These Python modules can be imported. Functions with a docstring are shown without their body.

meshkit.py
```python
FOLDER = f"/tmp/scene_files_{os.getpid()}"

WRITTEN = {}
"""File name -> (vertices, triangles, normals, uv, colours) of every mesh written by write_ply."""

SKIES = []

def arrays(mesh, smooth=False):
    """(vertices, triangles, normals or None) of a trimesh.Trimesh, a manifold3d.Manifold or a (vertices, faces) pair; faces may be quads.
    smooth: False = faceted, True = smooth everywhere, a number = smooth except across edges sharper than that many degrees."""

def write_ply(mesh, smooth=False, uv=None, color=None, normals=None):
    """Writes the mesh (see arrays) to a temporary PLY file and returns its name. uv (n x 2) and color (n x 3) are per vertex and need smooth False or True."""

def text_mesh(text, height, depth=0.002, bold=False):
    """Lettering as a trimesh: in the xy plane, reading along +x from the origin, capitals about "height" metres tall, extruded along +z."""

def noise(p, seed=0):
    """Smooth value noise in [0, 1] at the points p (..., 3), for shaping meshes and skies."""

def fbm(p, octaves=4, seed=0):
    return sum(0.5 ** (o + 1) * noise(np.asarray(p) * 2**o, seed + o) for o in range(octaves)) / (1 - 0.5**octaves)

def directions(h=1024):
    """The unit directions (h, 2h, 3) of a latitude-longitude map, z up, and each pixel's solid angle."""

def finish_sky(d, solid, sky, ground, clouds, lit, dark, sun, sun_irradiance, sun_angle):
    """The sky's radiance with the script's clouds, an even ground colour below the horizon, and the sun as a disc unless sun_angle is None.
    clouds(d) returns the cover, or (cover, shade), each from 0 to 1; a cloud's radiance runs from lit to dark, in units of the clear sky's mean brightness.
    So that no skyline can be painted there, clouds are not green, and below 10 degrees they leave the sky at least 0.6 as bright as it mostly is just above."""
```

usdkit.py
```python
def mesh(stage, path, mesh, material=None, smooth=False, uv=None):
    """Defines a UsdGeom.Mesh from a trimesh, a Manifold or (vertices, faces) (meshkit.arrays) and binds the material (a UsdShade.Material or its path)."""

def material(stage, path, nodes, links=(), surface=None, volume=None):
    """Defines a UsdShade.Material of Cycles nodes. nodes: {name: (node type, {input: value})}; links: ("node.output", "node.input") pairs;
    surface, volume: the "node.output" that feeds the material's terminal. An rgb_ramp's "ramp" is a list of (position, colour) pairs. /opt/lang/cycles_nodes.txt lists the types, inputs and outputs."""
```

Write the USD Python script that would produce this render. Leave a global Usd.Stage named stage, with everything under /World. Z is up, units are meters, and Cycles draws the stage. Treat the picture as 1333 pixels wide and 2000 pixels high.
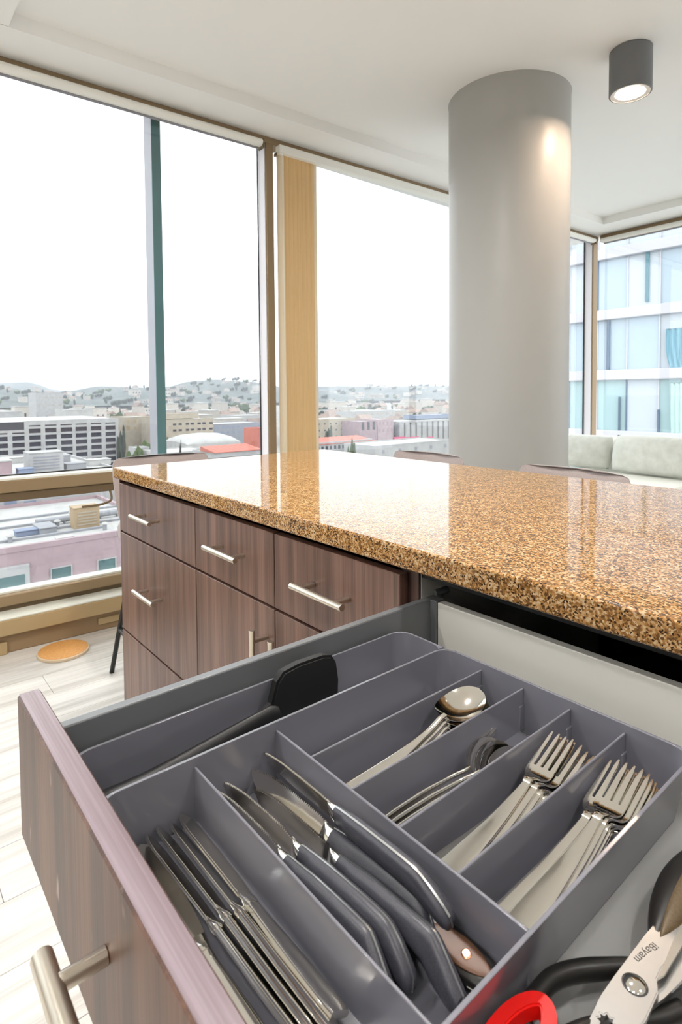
import math, random
import numpy as np, trimesh, usdkit, meshkit
from shapely.geometry import Polygon, box as sbox, Point, LineString
from shapely import affinity
from trimesh.creation import extrude_polygon, icosphere
from pxr import Usd, UsdGeom, UsdLux, UsdShade, Gf, Sdf

stage = Usd.Stage.CreateInMemory()
UsdGeom.SetStageUpAxis(stage, 'Z'); UsdGeom.SetStageMetersPerUnit(stage, 1.0)
stage.SetDefaultPrim(UsdGeom.Xform.Define(stage, '/World').GetPrim())
PI = math.pi
rng = np.random.default_rng(7)

# ------------------------------------------------------------------ camera
# solved from the photograph's vanishing points (1333 x 2000): focal length in pixels, principal point, heading, pitch, roll
FP, PX, PY = 1128.466, 666.5, 815.659
YAW, PITCH, ROLL = math.radians(50.1686), math.radians(2.36531), math.radians(-.460118)
CAM = np.array([0., 0., 1.14])
_f = np.array([-math.sin(YAW) * math.cos(PITCH), math.cos(YAW) * math.cos(PITCH), -math.sin(PITCH)])
_r = np.cross(_f, [0, 0, 1.]); _r /= np.linalg.norm(_r); _u = np.cross(_r, _f)
RIGHT = math.cos(ROLL) * _r + math.sin(ROLL) * _u
UP = -math.sin(ROLL) * _r + math.cos(ROLL) * _u
cam = UsdGeom.Camera.Define(stage, '/World/camera')
cam.CreateHorizontalApertureAttr(36.0); cam.CreateVerticalApertureAttr(36.0 * 2000 / 1333)
cam.CreateFocalLengthAttr(FP * 36 / 1333)
cam.CreateVerticalApertureOffsetAttr(-(1000 - PY) * 36 / 1333)
cam.CreateClippingRangeAttr(Gf.Vec2f(0.02, 20000))
cam.CreateExposureAttr(0.7)
cam.CreateFStopAttr(22.0); cam.CreateFocusDistanceAttr(0.85)
_m = Gf.Matrix4d(*RIGHT, 0, *UP, 0, *(-_f), 0, *CAM, 1)
cam.AddTransformOp().Set(_m)

def ray(x, y):
    return RIGHT * (x - PX) / FP - UP * (y - PY) / FP + _f
def onx(x, y, X):           # where the sight line through a measured pixel meets the plane x = X
    d = ray(x, y); return CAM + d * (X - CAM[0]) / d[0]
def ony(x, y, Y):
    d = ray(x, y); return CAM + d * (Y - CAM[1]) / d[1]
def onz(x, y, Z):
    d = ray(x, y); return CAM + d * (Z - CAM[2]) / d[2]

# ------------------------------------------------------------------ sky, lamps' strength
SKY = 1.8
LAMP = 118.0
dome = UsdLux.DomeLight.Define(stage, '/World/sky')
dome.CreateIntensityAttr(1.0)
dome.CreateColorAttr(Gf.Vec3f(0.97, 0.985, 1.0))

# ------------------------------------------------------------------ materials
def lin(r, g, b):
    return tuple(((c / 255) / 12.92 if c <= 10 else ((c / 255 + .055) / 1.055) ** 2.4) for c in (r, g, b))
UsdGeom.Scope.Define(stage, '/World/Looks')
# bright overcast: white with soft grey cloud, thicker towards the horizon
_sky = usdkit.material(stage, '/World/Looks/overcast', {'c': ('texture_coordinate', {}), 'm': ('mapping', {'scale': (1.6, 1.6, 5.)}), 'n': ('noise_texture', {'scale': 1.5, 'detail': 5., 'roughness': .55, 'distortion': .4}),
    'r': ('rgb_ramp', {'ramp': [(0, (.80, .81, .83)), (.38, (.86, .87, .885)), (.58, (1.0, 1.0, 1.0)), (1, (1.06, 1.06, 1.06))]}), 'b': ('background_shader', {'strength': SKY})},
    [('c.generated', 'm.vector'), ('m.vector', 'n.vector'), ('n.fac', 'r.fac'), ('r.color', 'b.color')], surface='b.background')
UsdShade.MaterialBindingAPI.Apply(dome.GetPrim()).Bind(_sky)
M = {}
def mat(name, color, rough=.5, metal=0., **kw):
    M[name] = usdkit.material(stage, '/World/Looks/' + name, {'p': ('principled_bsdf', {'base_color': color, 'roughness': rough, 'metallic': metal, **kw})}, [], surface='p.BSDF')
def mat_noise(name, c1, c2, scale=(1, 1, 1), nscale=8., detail=4., rough=.5, metal=0., bump=0., lo=.3, hi=.7, dist=0., bevel=0., coord='geometry.position', rnd=0., **kw):
    src = coord.split('.')[0]
    n = {'c': (src, {}), 'm': ('mapping', {'scale': scale}), 'n': ('noise_texture', {'scale': nscale, 'detail': detail, 'roughness': .6, 'distortion': dist}),
         'r': ('rgb_ramp', {'ramp': [(0, c1), (lo, c1), (hi, c2), (1, c2)]}), 'p': ('principled_bsdf', {'roughness': rough, 'metallic': metal, **kw})}
    l = [('c.' + coord.split('.')[1], 'm.vector'), ('m.vector', 'n.vector'), ('n.fac', 'r.fac')]
    out = 'r.color'
    if rnd:
        n['o'] = ('object_info', {}); n['mr'] = ('map_range', {'from_min': 0., 'from_max': 1., 'to_min': 1 - rnd, 'to_max': 1 + rnd * .6})
        n['h'] = ('hsv', {'hue': .5, 'saturation': 1., 'fac': 1.})
        l += [('o.random', 'mr.value'), ('mr.result', 'h.value'), (out, 'h.color')]; out = 'h.color'
    l.append((out, 'p.base_color'))
    if bump:
        n['b'] = ('bump', {'strength': bump, 'distance': .001}); l += [('n.fac', 'b.height'), ('b.normal', 'p.normal')]
    elif bevel:
        n['b'] = ('bevel', {'radius': bevel, 'samples': 4}); l += [('b.bevel', 'p.normal')]
    M[name] = usdkit.material(stage, '/World/Looks/' + name, n, l, surface='p.BSDF')
def mat_bevel(name, color, rough, metal=0., radius=.001, **kw):
    M[name] = usdkit.material(stage, '/World/Looks/' + name, {'b': ('bevel', {'radius': radius, 'samples': 4}), 'p': ('principled_bsdf', {'base_color': color, 'roughness': rough, 'metallic': metal, **kw})}, [('b.bevel', 'p.normal')], surface='p.BSDF')
def mat_wood(name, dark, mid, light, along='z', rough=.35, fine=1., rnd=0.):
    s = {'x': (1.2, 26, 26), 'y': (26, 1.2, 26), 'z': (26, 26, 1.2)}[along]
    s2 = {'x': (4, 420, 420), 'y': (420, 4, 420), 'z': (420, 420, 4)}[along]
    n = {'c': ('geometry', {}), 'm': ('mapping', {'scale': s}), 'm2': ('mapping', {'scale': s2}),
         'n': ('noise_texture', {'scale': 1., 'detail': 3., 'roughness': .55, 'distortion': .6}), 'n2': ('noise_texture', {'scale': 1., 'detail': 2., 'roughness': .5}),
         'a': ('math', {'math_type': 'multiply_add', 'value2': .42 * fine, 'value3': -.21 * fine}), 'a2': ('math', {'math_type': 'add'}),
         'r': ('rgb_ramp', {'ramp': [(0, dark), (.3, dark), (.5, mid), (.72, light), (1, light)]}),
         'b': ('bump', {'strength': .25, 'distance': .0006}), 'p': ('principled_bsdf', {'roughness': rough})}
    l = [('c.position', 'm.vector'), ('c.position', 'm2.vector'), ('m.vector', 'n.vector'), ('m2.vector', 'n2.vector'), ('n2.fac', 'a.value1'), ('n.fac', 'a2.value1'), ('a.value', 'a2.value2'),
         ('a2.value', 'r.fac'), ('n2.fac', 'b.height'), ('b.normal', 'p.normal')]
    out = 'r.color'
    if rnd:
        n['o'] = ('object_info', {}); n['mr'] = ('map_range', {'from_min': 0., 'from_max': 1., 'to_min': 1 - rnd, 'to_max': 1 + rnd}); n['h'] = ('hsv', {'hue': .5, 'saturation': 1., 'fac': 1.})
        l += [('o.random', 'mr.value'), ('mr.result', 'h.value'), (out, 'h.color')]; out = 'h.color'
    l.append((out, 'p.base_color'))
    M[name] = usdkit.material(stage, '/World/Looks/' + name, n, l, surface='p.BSDF')

mat('ceiling_paint', lin(243, 242, 239), .8)
mat('wall_paint', lin(228, 226, 220), .8)
mat('column_paint', lin(172, 171, 167), .42)
mat_bevel('bronze', lin(150, 128, 98), .42, .25, .003)
mat_bevel('bronze_dark', lin(108, 90, 66), .5, .2, .003)
mat_bevel('sill_white', lin(226, 226, 214), .5, 0, .002)
mat_bevel('sill_tan', lin(176, 152, 112), .55, 0, .002)
mat_bevel('base_tan', lin(150, 124, 92), .6, 0, .002)
mat('silver', lin(150, 150, 158), .45, .2)
mat('teal_fin', lin(84, 128, 132), .35)
mat('jamb', lin(228, 225, 230), .5)  # pale tone stands for daylight on the sides of the posts
mat('gasket', lin(40, 40, 44), .6)
mat('shade_white', lin(238, 237, 230), .6)
mat_noise('blind_cream', lin(235, 222, 198), lin(226, 208, 178), (60, 60, 1), 4, rough=.7)
mat_noise('blind_tan', lin(226, 190, 138), lin(212, 174, 120), (160, 160, 1.5), 2, rough=.6)
M['pane'] = usdkit.material(stage, '/World/Looks/pane', {'t': ('transparent_bsdf', {'color': (.93, .95, .955)}), 'g': ('glossy_bsdf', {'color': (1, 1, 1), 'roughness': .0}), 'l': ('layer_weight', {'blend': .5}),
    'e': ('math', {'math_type': 'power', 'value2': 5.}), 'f': ('math', {'math_type': 'multiply_add', 'value2': .9, 'value3': .04}), 'x': ('mix_closure', {})},
    [('l.facing', 'e.value1'), ('e.value', 'f.value1'), ('f.value', 'x.fac'), ('t.BSDF', 'x.closure1'), ('g.BSDF', 'x.closure2')], surface='x.closure')
mat_wood('walnut', lin(66, 45, 38), lin(96, 69, 58), lin(122, 92, 79), 'z', .33)
mat_wood('walnut_worn', lin(52, 33, 24), lin(80, 53, 39), lin(105, 74, 57), 'z', .42)
_w = '/World/Looks/walnut_worn'
def _extra(path, nodes, links, into):
    m = UsdShade.Material.Get(stage, path); made = {}
    for nme, (kind, inp) in nodes.items():
        sh_ = UsdShade.Shader.Define(stage, f'{path}/{nme}'); sh_.CreateIdAttr('cycles_' + kind); made[nme] = sh_
        for k, v in inp.items():
            sh_.CreateInput(k, Sdf.ValueTypeNames.Float3 if np.ndim(v) else Sdf.ValueTypeNames.Float).Set(Gf.Vec3f(*v) if np.ndim(v) else float(v))
    for a_, b_ in links:
        f_, o_ = a_.split('.'); t_, i_ = b_.split('.')
        src = UsdShade.Shader.Get(stage, f'{path}/{f_}'); dst = UsdShade.Shader.Get(stage, f'{path}/{t_}')
        dst.CreateInput(i_, Sdf.ValueTypeNames.Token).ConnectToSource(src.CreateOutput(o_, Sdf.ValueTypeNames.Token))
_extra(_w, {'sm': ('mapping', {'scale': (95., 95., 24.), 'location': (.3, .1, 2.)}), 'sn': ('noise_texture', {'scale': 1., 'detail': 2.}), 'st': ('map_range', {'from_min': .67, 'from_max': .74, 'to_min': 0., 'to_max': .45}), 'sx': ('mix', {'color2': lin(178, 156, 144)})},
       [('c.position', 'sm.vector'), ('sm.vector', 'sn.vector'), ('sn.fac', 'st.value'), ('st.result', 'sx.fac'), ('r.color', 'sx.color1'), ('sx.color', 'p.base_color')], None)
mat_wood('walnut_edge', lin(98, 82, 83), lin(121, 105, 109), lin(142, 128, 135), 'x', .24)  # walnut lightened to lavender: window sheen painted into the edge colour
mat_wood('carcass_brown', lin(58, 40, 34), lin(74, 52, 44), lin(92, 68, 58), 'z', .5)
mat_wood('plank_oak', lin(188, 183, 175), lin(213, 209, 202), lin(230, 227, 221), 'y', .38, .8, .04)
mat('floor_base', lin(164, 158, 150), .8)
mat('carcass_grey', lin(176, 174, 168), .5)
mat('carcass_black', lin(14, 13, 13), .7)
mat('toe_black', lin(30, 26, 24), .6)
mat('nickel', lin(205, 196, 182), .27, 1.)
mat_bevel('drawer_metal', lin(110, 112, 114), .32, .2, .0012)
mat_bevel('drawer_white', lin(216, 214, 206), .45, 0, .001)
mat_bevel('drawer_floor', lin(164, 164, 162), .4, 0, .001)
mat_bevel('tray_grey', lin(118, 118, 126), .15, 0, .0013, ior=1.8)
mat('steel', lin(230, 227, 220), .1, 1.)
mat('steel_blade', lin(226, 222, 214), .16, 1.)
mat('steel_brushed', lin(196, 197, 197), .3, 1.)
mat_noise('handle_black', lin(50, 50, 56), lin(70, 70, 78), (1, 1, 1), 900, rough=.4)
mat('handle_brown', lin(98, 66, 46), .45)
mat('copper', lin(214, 150, 116), .3, 1.)
mat('silicone_black', lin(13, 13, 14), .5)
mat('grip_black', lin(30, 28, 26), .34)
mat_noise('grip_brown', lin(72, 56, 34), lin(96, 78, 50), (1, 1, 1), 700, rough=.5)
mat('grip_red', lin(226, 20, 14), .4)
mat('ink', lin(40, 38, 38), .5)
mat('lamp_grey', lin(112, 113, 115), .5)
mat('lamp_ring', lin(200, 198, 196), .4)
M['lamp_glow_bright'] = usdkit.material(stage, '/World/Looks/lamp_glow_bright', {'e': ('emission', {'color': (1.0, .97, .94), 'strength': LAMP * 1.5})}, [], surface='e.emission')  # glow of the added, unseen fill lamps
M['lamp_glow_key'] = usdkit.material(stage, '/World/Looks/lamp_glow_key', {'e': ('emission', {'color': (1.0, .95, .90), 'strength': LAMP * 3.8})}, [], surface='e.emission')
M['lamp_glow'] = usdkit.material(stage, '/World/Looks/lamp_glow', {'e': ('emission', {'color': (1.0, .74, .54), 'strength': LAMP * 1.1})}, [], surface='e.emission')
mat_noise('stool_fabric', lin(154, 141, 137), lin(172, 160, 156), (1, 1, 1), 320, rough=.75, sheen_weight=.3)
mat('tube_black', lin(22, 22, 23), .35)
mat_noise('sofa_white', lin(226, 226, 216), lin(236, 236, 228), (1, 1, 1), 200, rough=.9, bump=.15)
mat_noise('cushion_sage', lin(194, 196, 187), lin(212, 214, 206), (1, 1, 1), 14, rough=.9, sheen_weight=.4)
mat_noise('cork', lin(206, 146, 78), lin(222, 166, 100), (1, 1, 1), 160, rough=.6)
mat('cork_rim', lin(212, 190, 160), .6)
# granite: crystals of gold, tan, brown and black, polished
gn = {'c': ('geometry', {}), 'v': ('voronoi_texture', {'scale': 430., 'randomness': 1.}), 'v2': ('voronoi_texture', {'scale': 520., 'randomness': 1.}), 'bw': ('separate_color', {}), 'bw2': ('separate_color', {}),
      'n': ('noise_texture', {'scale': 70., 'detail': 4., 'roughness': .65}), 'a': ('math', {'math_type': 'multiply_add', 'value2': 1.0, 'value3': -.45}), 's': ('math', {'math_type': 'add'}),
      'r': ('rgb_ramp', {'ramp': [(0, lin(58, 42, 30)), (.1, lin(92, 66, 40)), (.22, lin(112, 80, 47)), (.42, lin(143, 101, 56)), (.62, lin(166, 123, 73)), (.82, lin(182, 145, 100)), (1, lin(194, 168, 132))]}),
      'lt': ('math', {'math_type': 'less_than', 'value2': .06}), 'mx': ('mix', {'color2': lin(52, 38, 28)}), 'bv': ('bevel', {'radius': .004, 'samples': 4}),
      'p': ('principled_bsdf', {'roughness': .05, 'ior': 1.27})}
M['granite'] = usdkit.material(stage, '/World/Looks/granite', gn, [('c.position', 'v.vector'), ('c.position', 'v2.vector'), ('c.position', 'n.vector'), ('v.color', 'bw.color'), ('v2.color', 'bw2.color'), ('n.fac', 'a.value1'), ('bw.r', 's.value1'), ('a.value', 's.value2'),
    ('s.value', 'r.fac'), ('bw2.g', 'lt.value1'), ('lt.value', 'mx.fac'), ('r.color', 'mx.color1'), ('mx.color', 'p.base_color'), ('bv.bevel', 'p.normal')], surface='p.BSDF')
# outdoors
for nm, c in dict(city_white=(150, 150, 150), city_cream=(150, 141, 126), city_pink=(146, 128, 132), city_mauve=(132, 112, 118), city_grey=(124, 126, 134), city_red=(164, 92, 78), city_magenta=(150, 52, 84), city_blue=(112, 122, 142), city_tan=(148, 130, 104),
                  city_dark=(44, 44, 56), city_teal=(70, 96, 98), roof_white=(158, 158, 156), roof_grey=(132, 134, 138), lattice=(140, 138, 142)).items():
    mat_noise(nm, lin(*[v * .94 for v in c]), lin(*[min(255, v * 1.05) for v in c]), (1, 1, 1), .35, rough=.8)
mat('city_glass', lin(70, 92, 98), .15)
mat_noise('tree_green', lin(44, 60, 34), lin(74, 92, 50), (1, 1, 1), 1.2, rough=.9, rnd=.3)
mat_noise('tree_dark', lin(34, 42, 38), lin(56, 64, 54), (1, 1, 1), 1.2, rough=.9, rnd=.3)
mat('trunk', lin(88, 74, 62), .9)
mat_noise('house_pale', lin(160, 152, 144), lin(172, 168, 160), (1, 1, 1), .3, rough=.9, rnd=.25)
mat_noise('house_roof', lin(128, 108, 100), lin(142, 128, 120), (1, 1, 1), .3, rough=.9, rnd=.3)
mat_noise('hill_green', lin(58, 68, 66), lin(88, 94, 92), (1, 1, 1), .012, detail=8, rough=1.)
mat_noise('city_ground', lin(112, 112, 112), lin(140, 140, 136), (1, 1, 1), .02, detail=6, rough=.95)
mat('tower_white', lin(176, 176, 182), .5)
mat('tower_glass', lin(150, 166, 178), .12, 0, specular_ior_level=.8)
mat('tower_glass_white', lin(172, 180, 188), .2, 0, specular_ior_level=.7)
mat('tower_glass_aqua', lin(146, 172, 175), .12, 0, specular_ior_level=.8)
mat('tower_vent', lin(70, 112, 122), .3)
mat('tower_slot', lin(74, 92, 112), .3)
mat_noise('tower_curtain', lin(84, 132, 150), lin(124, 166, 180), (6, 6, .2), 2, rough=.7)
mat_noise('tower_curtain_mint', lin(160, 186, 182), lin(180, 202, 198), (6, 6, .2), 2, rough=.7)

# ------------------------------------------------------------------ scene helpers
_used = {}
def numbered(parent, name):
    k = _used.get((parent, name), 0); _used[(parent, name)] = k + 1
    return name if k == 0 else f'{name}_{k:03d}'
def tag(p, label=None, cat=None, group=None, kind=None):
    for k, v in (('label', label), ('category', cat), ('group', group), ('kind', kind)):
        if v: p.SetCustomDataByKey(k, v)
    return p
def mtx(o=(0, 0, 0), x=(1, 0, 0), y=(0, 1, 0), z=(0, 0, 1)):
    return Gf.Matrix4d(*map(float, x), 0, *map(float, y), 0, *map(float, z), 0, *map(float, o), 1)
def rotz(deg, o=(0, 0, 0)):
    c, s = math.cos(math.radians(deg)), math.sin(math.radians(deg)); return mtx(o, (c, s, 0), (-s, c, 0))
def thing(name, label, cat, m=None, group=None, kind=None):
    x = UsdGeom.Xform.Define(stage, '/World/' + numbered('/World', name))
    if m is not None: x.AddTransformOp().Set(m)
    return tag(x.GetPrim(), label, cat, group, kind)
def part(parent, name, mesh, m, smooth=30, label=None, kind=None):
    pp = str(parent.GetPath())
    p = usdkit.mesh(stage, pp + '/' + numbered(pp, name), mesh, M[m], smooth=smooth).GetPrim()
    return tag(p, label, None, None, kind)
def single(name, mesh, m, label, cat, group=None, kind=None, smooth=30):
    p = usdkit.mesh(stage, '/World/' + numbered('/World', name), mesh, M[m], smooth=smooth).GetPrim()
    return tag(p, label, cat, group, kind)
def struct(name, mesh, m, smooth=False):
    return single(name, mesh, m, None, None, None, 'structure', smooth)
def dup(root, m, label=None, group=None):
    was = root.GetCustomData()
    r = thing(root.GetName().rsplit('_0', 1)[0] if root.GetName()[-3:].isdigit() else root.GetName(), label or was.get('label'), was.get('category'), None, group or was.get('group'))
    r.GetReferences().AddInternalReference(root.GetPath()); r.SetInstanceable(True)
    x = UsdGeom.Xform(r); x.ClearXformOpOrder() if False else None
    op = [o for o in x.GetOrderedXformOps()]
    (op[0] if op else x.AddTransformOp()).Set(m)
    return r

# ------------------------------------------------------------------ mesh helpers
cat = trimesh.util.concatenate
def bx(x0, y0, z0, x1, y1, z1):
    b = trimesh.creation.box([abs(x1 - x0), abs(y1 - y0), abs(z1 - z0)]); b.apply_translation([(x0 + x1) / 2, (y0 + y1) / 2, (z0 + z1) / 2]); return b
def cbx(x0, y0, z0, x1, y1, z1, c=.002):          # box with chamfered edges
    x0, x1 = sorted((x0, x1)); y0, y1 = sorted((y0, y1)); z0, z1 = sorted((z0, z1)); p = []
    for X, a in ((x0, 1), (x1, -1)):
        for Y, b in ((y0, 1), (y1, -1)):
            for Z, d in ((z0, 1), (z1, -1)):
                p += [(X, Y + b * c, Z + d * c), (X + a * c, Y, Z + d * c), (X + a * c, Y + b * c, Z)]
    return trimesh.convex.convex_hull(np.array(p))
def hull(pts): return trimesh.convex.convex_hull(np.array(pts, float))
def rod(a, b, r, n=16, r2=None):
    a, b = np.array(a, float), np.array(b, float); d = b - a; L = np.linalg.norm(d); d /= L
    u = np.cross(d, [0, 0, 1.] if abs(d[2]) < .9 else [1., 0, 0]); u /= np.linalg.norm(u); w = np.cross(d, u)
    t = np.arange(n) * 2 * PI / n; c = min(r * .12, .001); r2 = r if r2 is None else r2
    rings = []
    for pos, rr in ((0, r - c), (c, r), (L - c, r2), (L, r2 - c)):
        rings.append(a + d * pos + rr * (np.cos(t)[:, None] * u + np.sin(t)[:, None] * w))
    return skin(rings)
def skin(rings, cap=True, closed=False):           # rings of equal counts to a closed tube
    R = [np.asarray(r, float) for r in rings]; n = len(R[0]); V = np.vstack(R); F = []
    m = len(R)
    for i in range(m if closed else m - 1):
        for j in range(n):
            a, b = i * n + j, i * n + (j + 1) % n; c, d = ((i + 1) % m) * n + (j + 1) % n, ((i + 1) % m) * n + j
            F += [(a, b, c), (a, c, d)]
    if cap and not closed:
        V = np.vstack([V, R[0].mean(0), R[-1].mean(0)]); k = len(V)
        for j in range(n):
            F += [(k - 2, (j + 1) % n, j), (k - 1, (m - 1) * n + j, (m - 1) * n + (j + 1) % n)]
    t = trimesh.Trimesh(V, np.array(F), process=False)
    if t.volume < 0: t.invert()
    return t
def tube(pts, r, n=10, closed=False):
    p = np.asarray(pts, float); m = len(p); r = np.broadcast_to(r, (m,))
    t = (np.roll(p, -1, 0) - np.roll(p, 1, 0)) if closed else np.gradient(p, axis=0)
    t /= np.linalg.norm(t, axis=1, keepdims=True)
    a = np.cross(t[0], [0, 0, 1.] if abs(t[0][2]) < .9 else [1., 0, 0]); a /= np.linalg.norm(a); rings = []
    th = np.arange(n) * 2 * PI / n
    for i in range(m):
        a = a - t[i] * (a @ t[i]); a /= np.linalg.norm(a); b = np.cross(t[i], a)
        rings.append(p[i] + r[i] * (np.cos(th)[:, None] * a + np.sin(th)[:, None] * b))
    return skin(rings, closed=closed)
def spline(pts, n=40):
    from scipy.interpolate import CubicSpline
    p = np.asarray(pts, float); s = np.r_[0, np.cumsum(np.linalg.norm(np.diff(p, axis=0), axis=1))]
    return CubicSpline(s, p)(np.linspace(0, s[-1], n))
def lathe(profile, n=48, closed=False):
    t = np.arange(n) * 2 * PI / n
    rings = [np.c_[r * np.cos(t), r * np.sin(t), np.full(n, z)] for r, z in profile]
    return skin(rings, closed=closed)
def loft(st, n=16, e=2.4):                          # stations (x, y centre, z centre, half width, half thickness) along x, superelliptic sections
    t = np.arange(n) * 2 * PI / n; c, s = np.cos(t), np.sin(t); rings = []
    for x, yc, zc, w, h in st:
        rings.append(np.c_[np.full(n, x), yc + w * np.sign(c) * np.abs(c) ** (2 / e), zc + h * np.sign(s) * np.abs(s) ** (2 / e)])
    return skin(rings)
def ext(poly, z0, z1):
    gs = getattr(poly, 'geoms', [poly]); out = []
    for g in gs:
        m = extrude_polygon(g, z1 - z0, engine='earcut'); m.apply_translation([0, 0, z0]); out.append(m)
    return cat(out)
def rrect(x0, y0, x1, y1, r, q=8):
    return sbox(x0 + r, y0 + r, x1 - r, y1 - r).buffer(r, quad_segs=q)
def blob(seed, sub=2, amp=.25, freq=2.2, squash=(1, 1, 1)):
    m = icosphere(sub, 1.); v = np.array(m.vertices); k = meshkit.fbm(v * freq + 20 + seed * 7.3, 3, seed)
    m.vertices = v * (1 + amp * (k - .5) * 2)[:, None] * np.array(squash); return m
def move(m, o): m = m.copy(); m.apply_translation(o); return m
def pillow(w, d, h, n=26, e=.55, wob=0., seed=0):      # soft cushion, w x d x h, lying in xy
    u = np.linspace(-1, 1, n); U, V = np.meshgrid(u, u, indexing='ij')
    prof = ((1 - np.abs(U) ** 2.6) * (1 - np.abs(V) ** 2.6)).clip(0) ** e
    wx = 1 - .06 * (np.abs(V) ** 2); wy = 1 - .06 * (np.abs(U) ** 2)
    X, Y = U * w / 2 * wx, V * d / 2 * wy
    P = np.stack([X, Y, 0 * X], -1); nz = meshkit.fbm(np.stack([X * 9, Y * 9, X * 0 + seed], -1), 3, seed) - .5
    T, B = P.copy(), P.copy(); T[..., 2] = prof * (h / 2) + nz * wob * prof; B[..., 2] = -prof * (h / 2) + nz * wob * .3 * prof
    idx = np.arange(n * n).reshape(n, n); q = np.stack([idx[:-1, :-1], idx[1:, :-1], idx[1:, 1:], idx[:-1, 1:]], -1).reshape(-1, 4)
    f = np.vstack([q[:, [0, 1, 2]], q[:, [0, 2, 3]]])
    m = trimesh.Trimesh(np.vstack([T.reshape(-1, 3), B.reshape(-1, 3)]), np.vstack([f, f[:, ::-1] + n * n]), process=False); m.merge_vertices(); return m

# ================================================================== THE ROOM
ZC, ZS = 2.70, 2.637                                # ceiling, underside of the dropped border
KX, KY, KROT = -2.745, 5.513, -2.35                 # corner of the glass walls; they stand 2.35 degrees off the island
FM = rotz(KROT, (KX, KY, 0))
_c, _s = math.cos(math.radians(KROT)), math.sin(math.radians(KROT))
def fw(x, y, z=0): return np.array([KX + _c * x - _s * y, KY + _s * x + _c * y, z])
def fmesh(m):
    m = m.copy(); m.apply_transform(np.array([[_c, -_s, 0, KX], [_s, _c, 0, KY], [0, 0, 1, 0], [0, 0, 0, 1.]])); return m
def fb(*a): return fmesh(bx(*a))
def fcb(*a, c=.003): return fmesh(cbx(*a, c=c))
YB, XR = -2.6, 4.0                                  # kitchen wall behind the camera, far right wall (seen only by the light)

fl = struct('floor', bx(-3.05, YB - .1, -.12, XR + .1, 5.75, -.012), 'floor_base')
r_ = random.Random(3)
for i in range(38):                                 # oak-look planks, 18 cm wide, joints staggered
    x0 = -2.93 + i * .184
    if x0 > XR: break
    near = x0 < -1.2
    y = YB - r_.random() * 1.2
    while y < 5.5:
        L = 1.3 if near else 2.2
        a, b = max(y, YB), min(y + L, 5.62)
        if b - a > .05:
            part(fl, 'plank', cbx(x0, a + .0006, -.012, x0 + .1828, b - .0006, r_.uniform(-.0004, 0), c=.0012), 'plank_oak', False)
        y += L
ceil = struct('ceiling', bx(-3.2, YB - .1, ZC, XR + .1, 5.9, ZC + .2), 'ceiling_paint')
struct('trim', fb(-.12, -8.3, ZS, .245, .25, ZC + .01), 'ceiling_paint')          # dropped border along the left glass wall
struct('trim', fb(.245, -.325, ZS, 7.2, .25, ZC + .01), 'ceiling_paint')          # along the far glass wall
struct('trim', bx(-2.70, YB, ZS, XR, .515, ZC + .01), 'ceiling_paint')             # lowered bulkhead over the kitchen
struct('wall_back', bx(-3.3, YB - .12, 0, XR + .1, YB, ZC), 'wall_paint')
struct('wall_right', bx(XR, YB, 0, XR + .12, 5.9, ZC), 'wall_paint')

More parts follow.
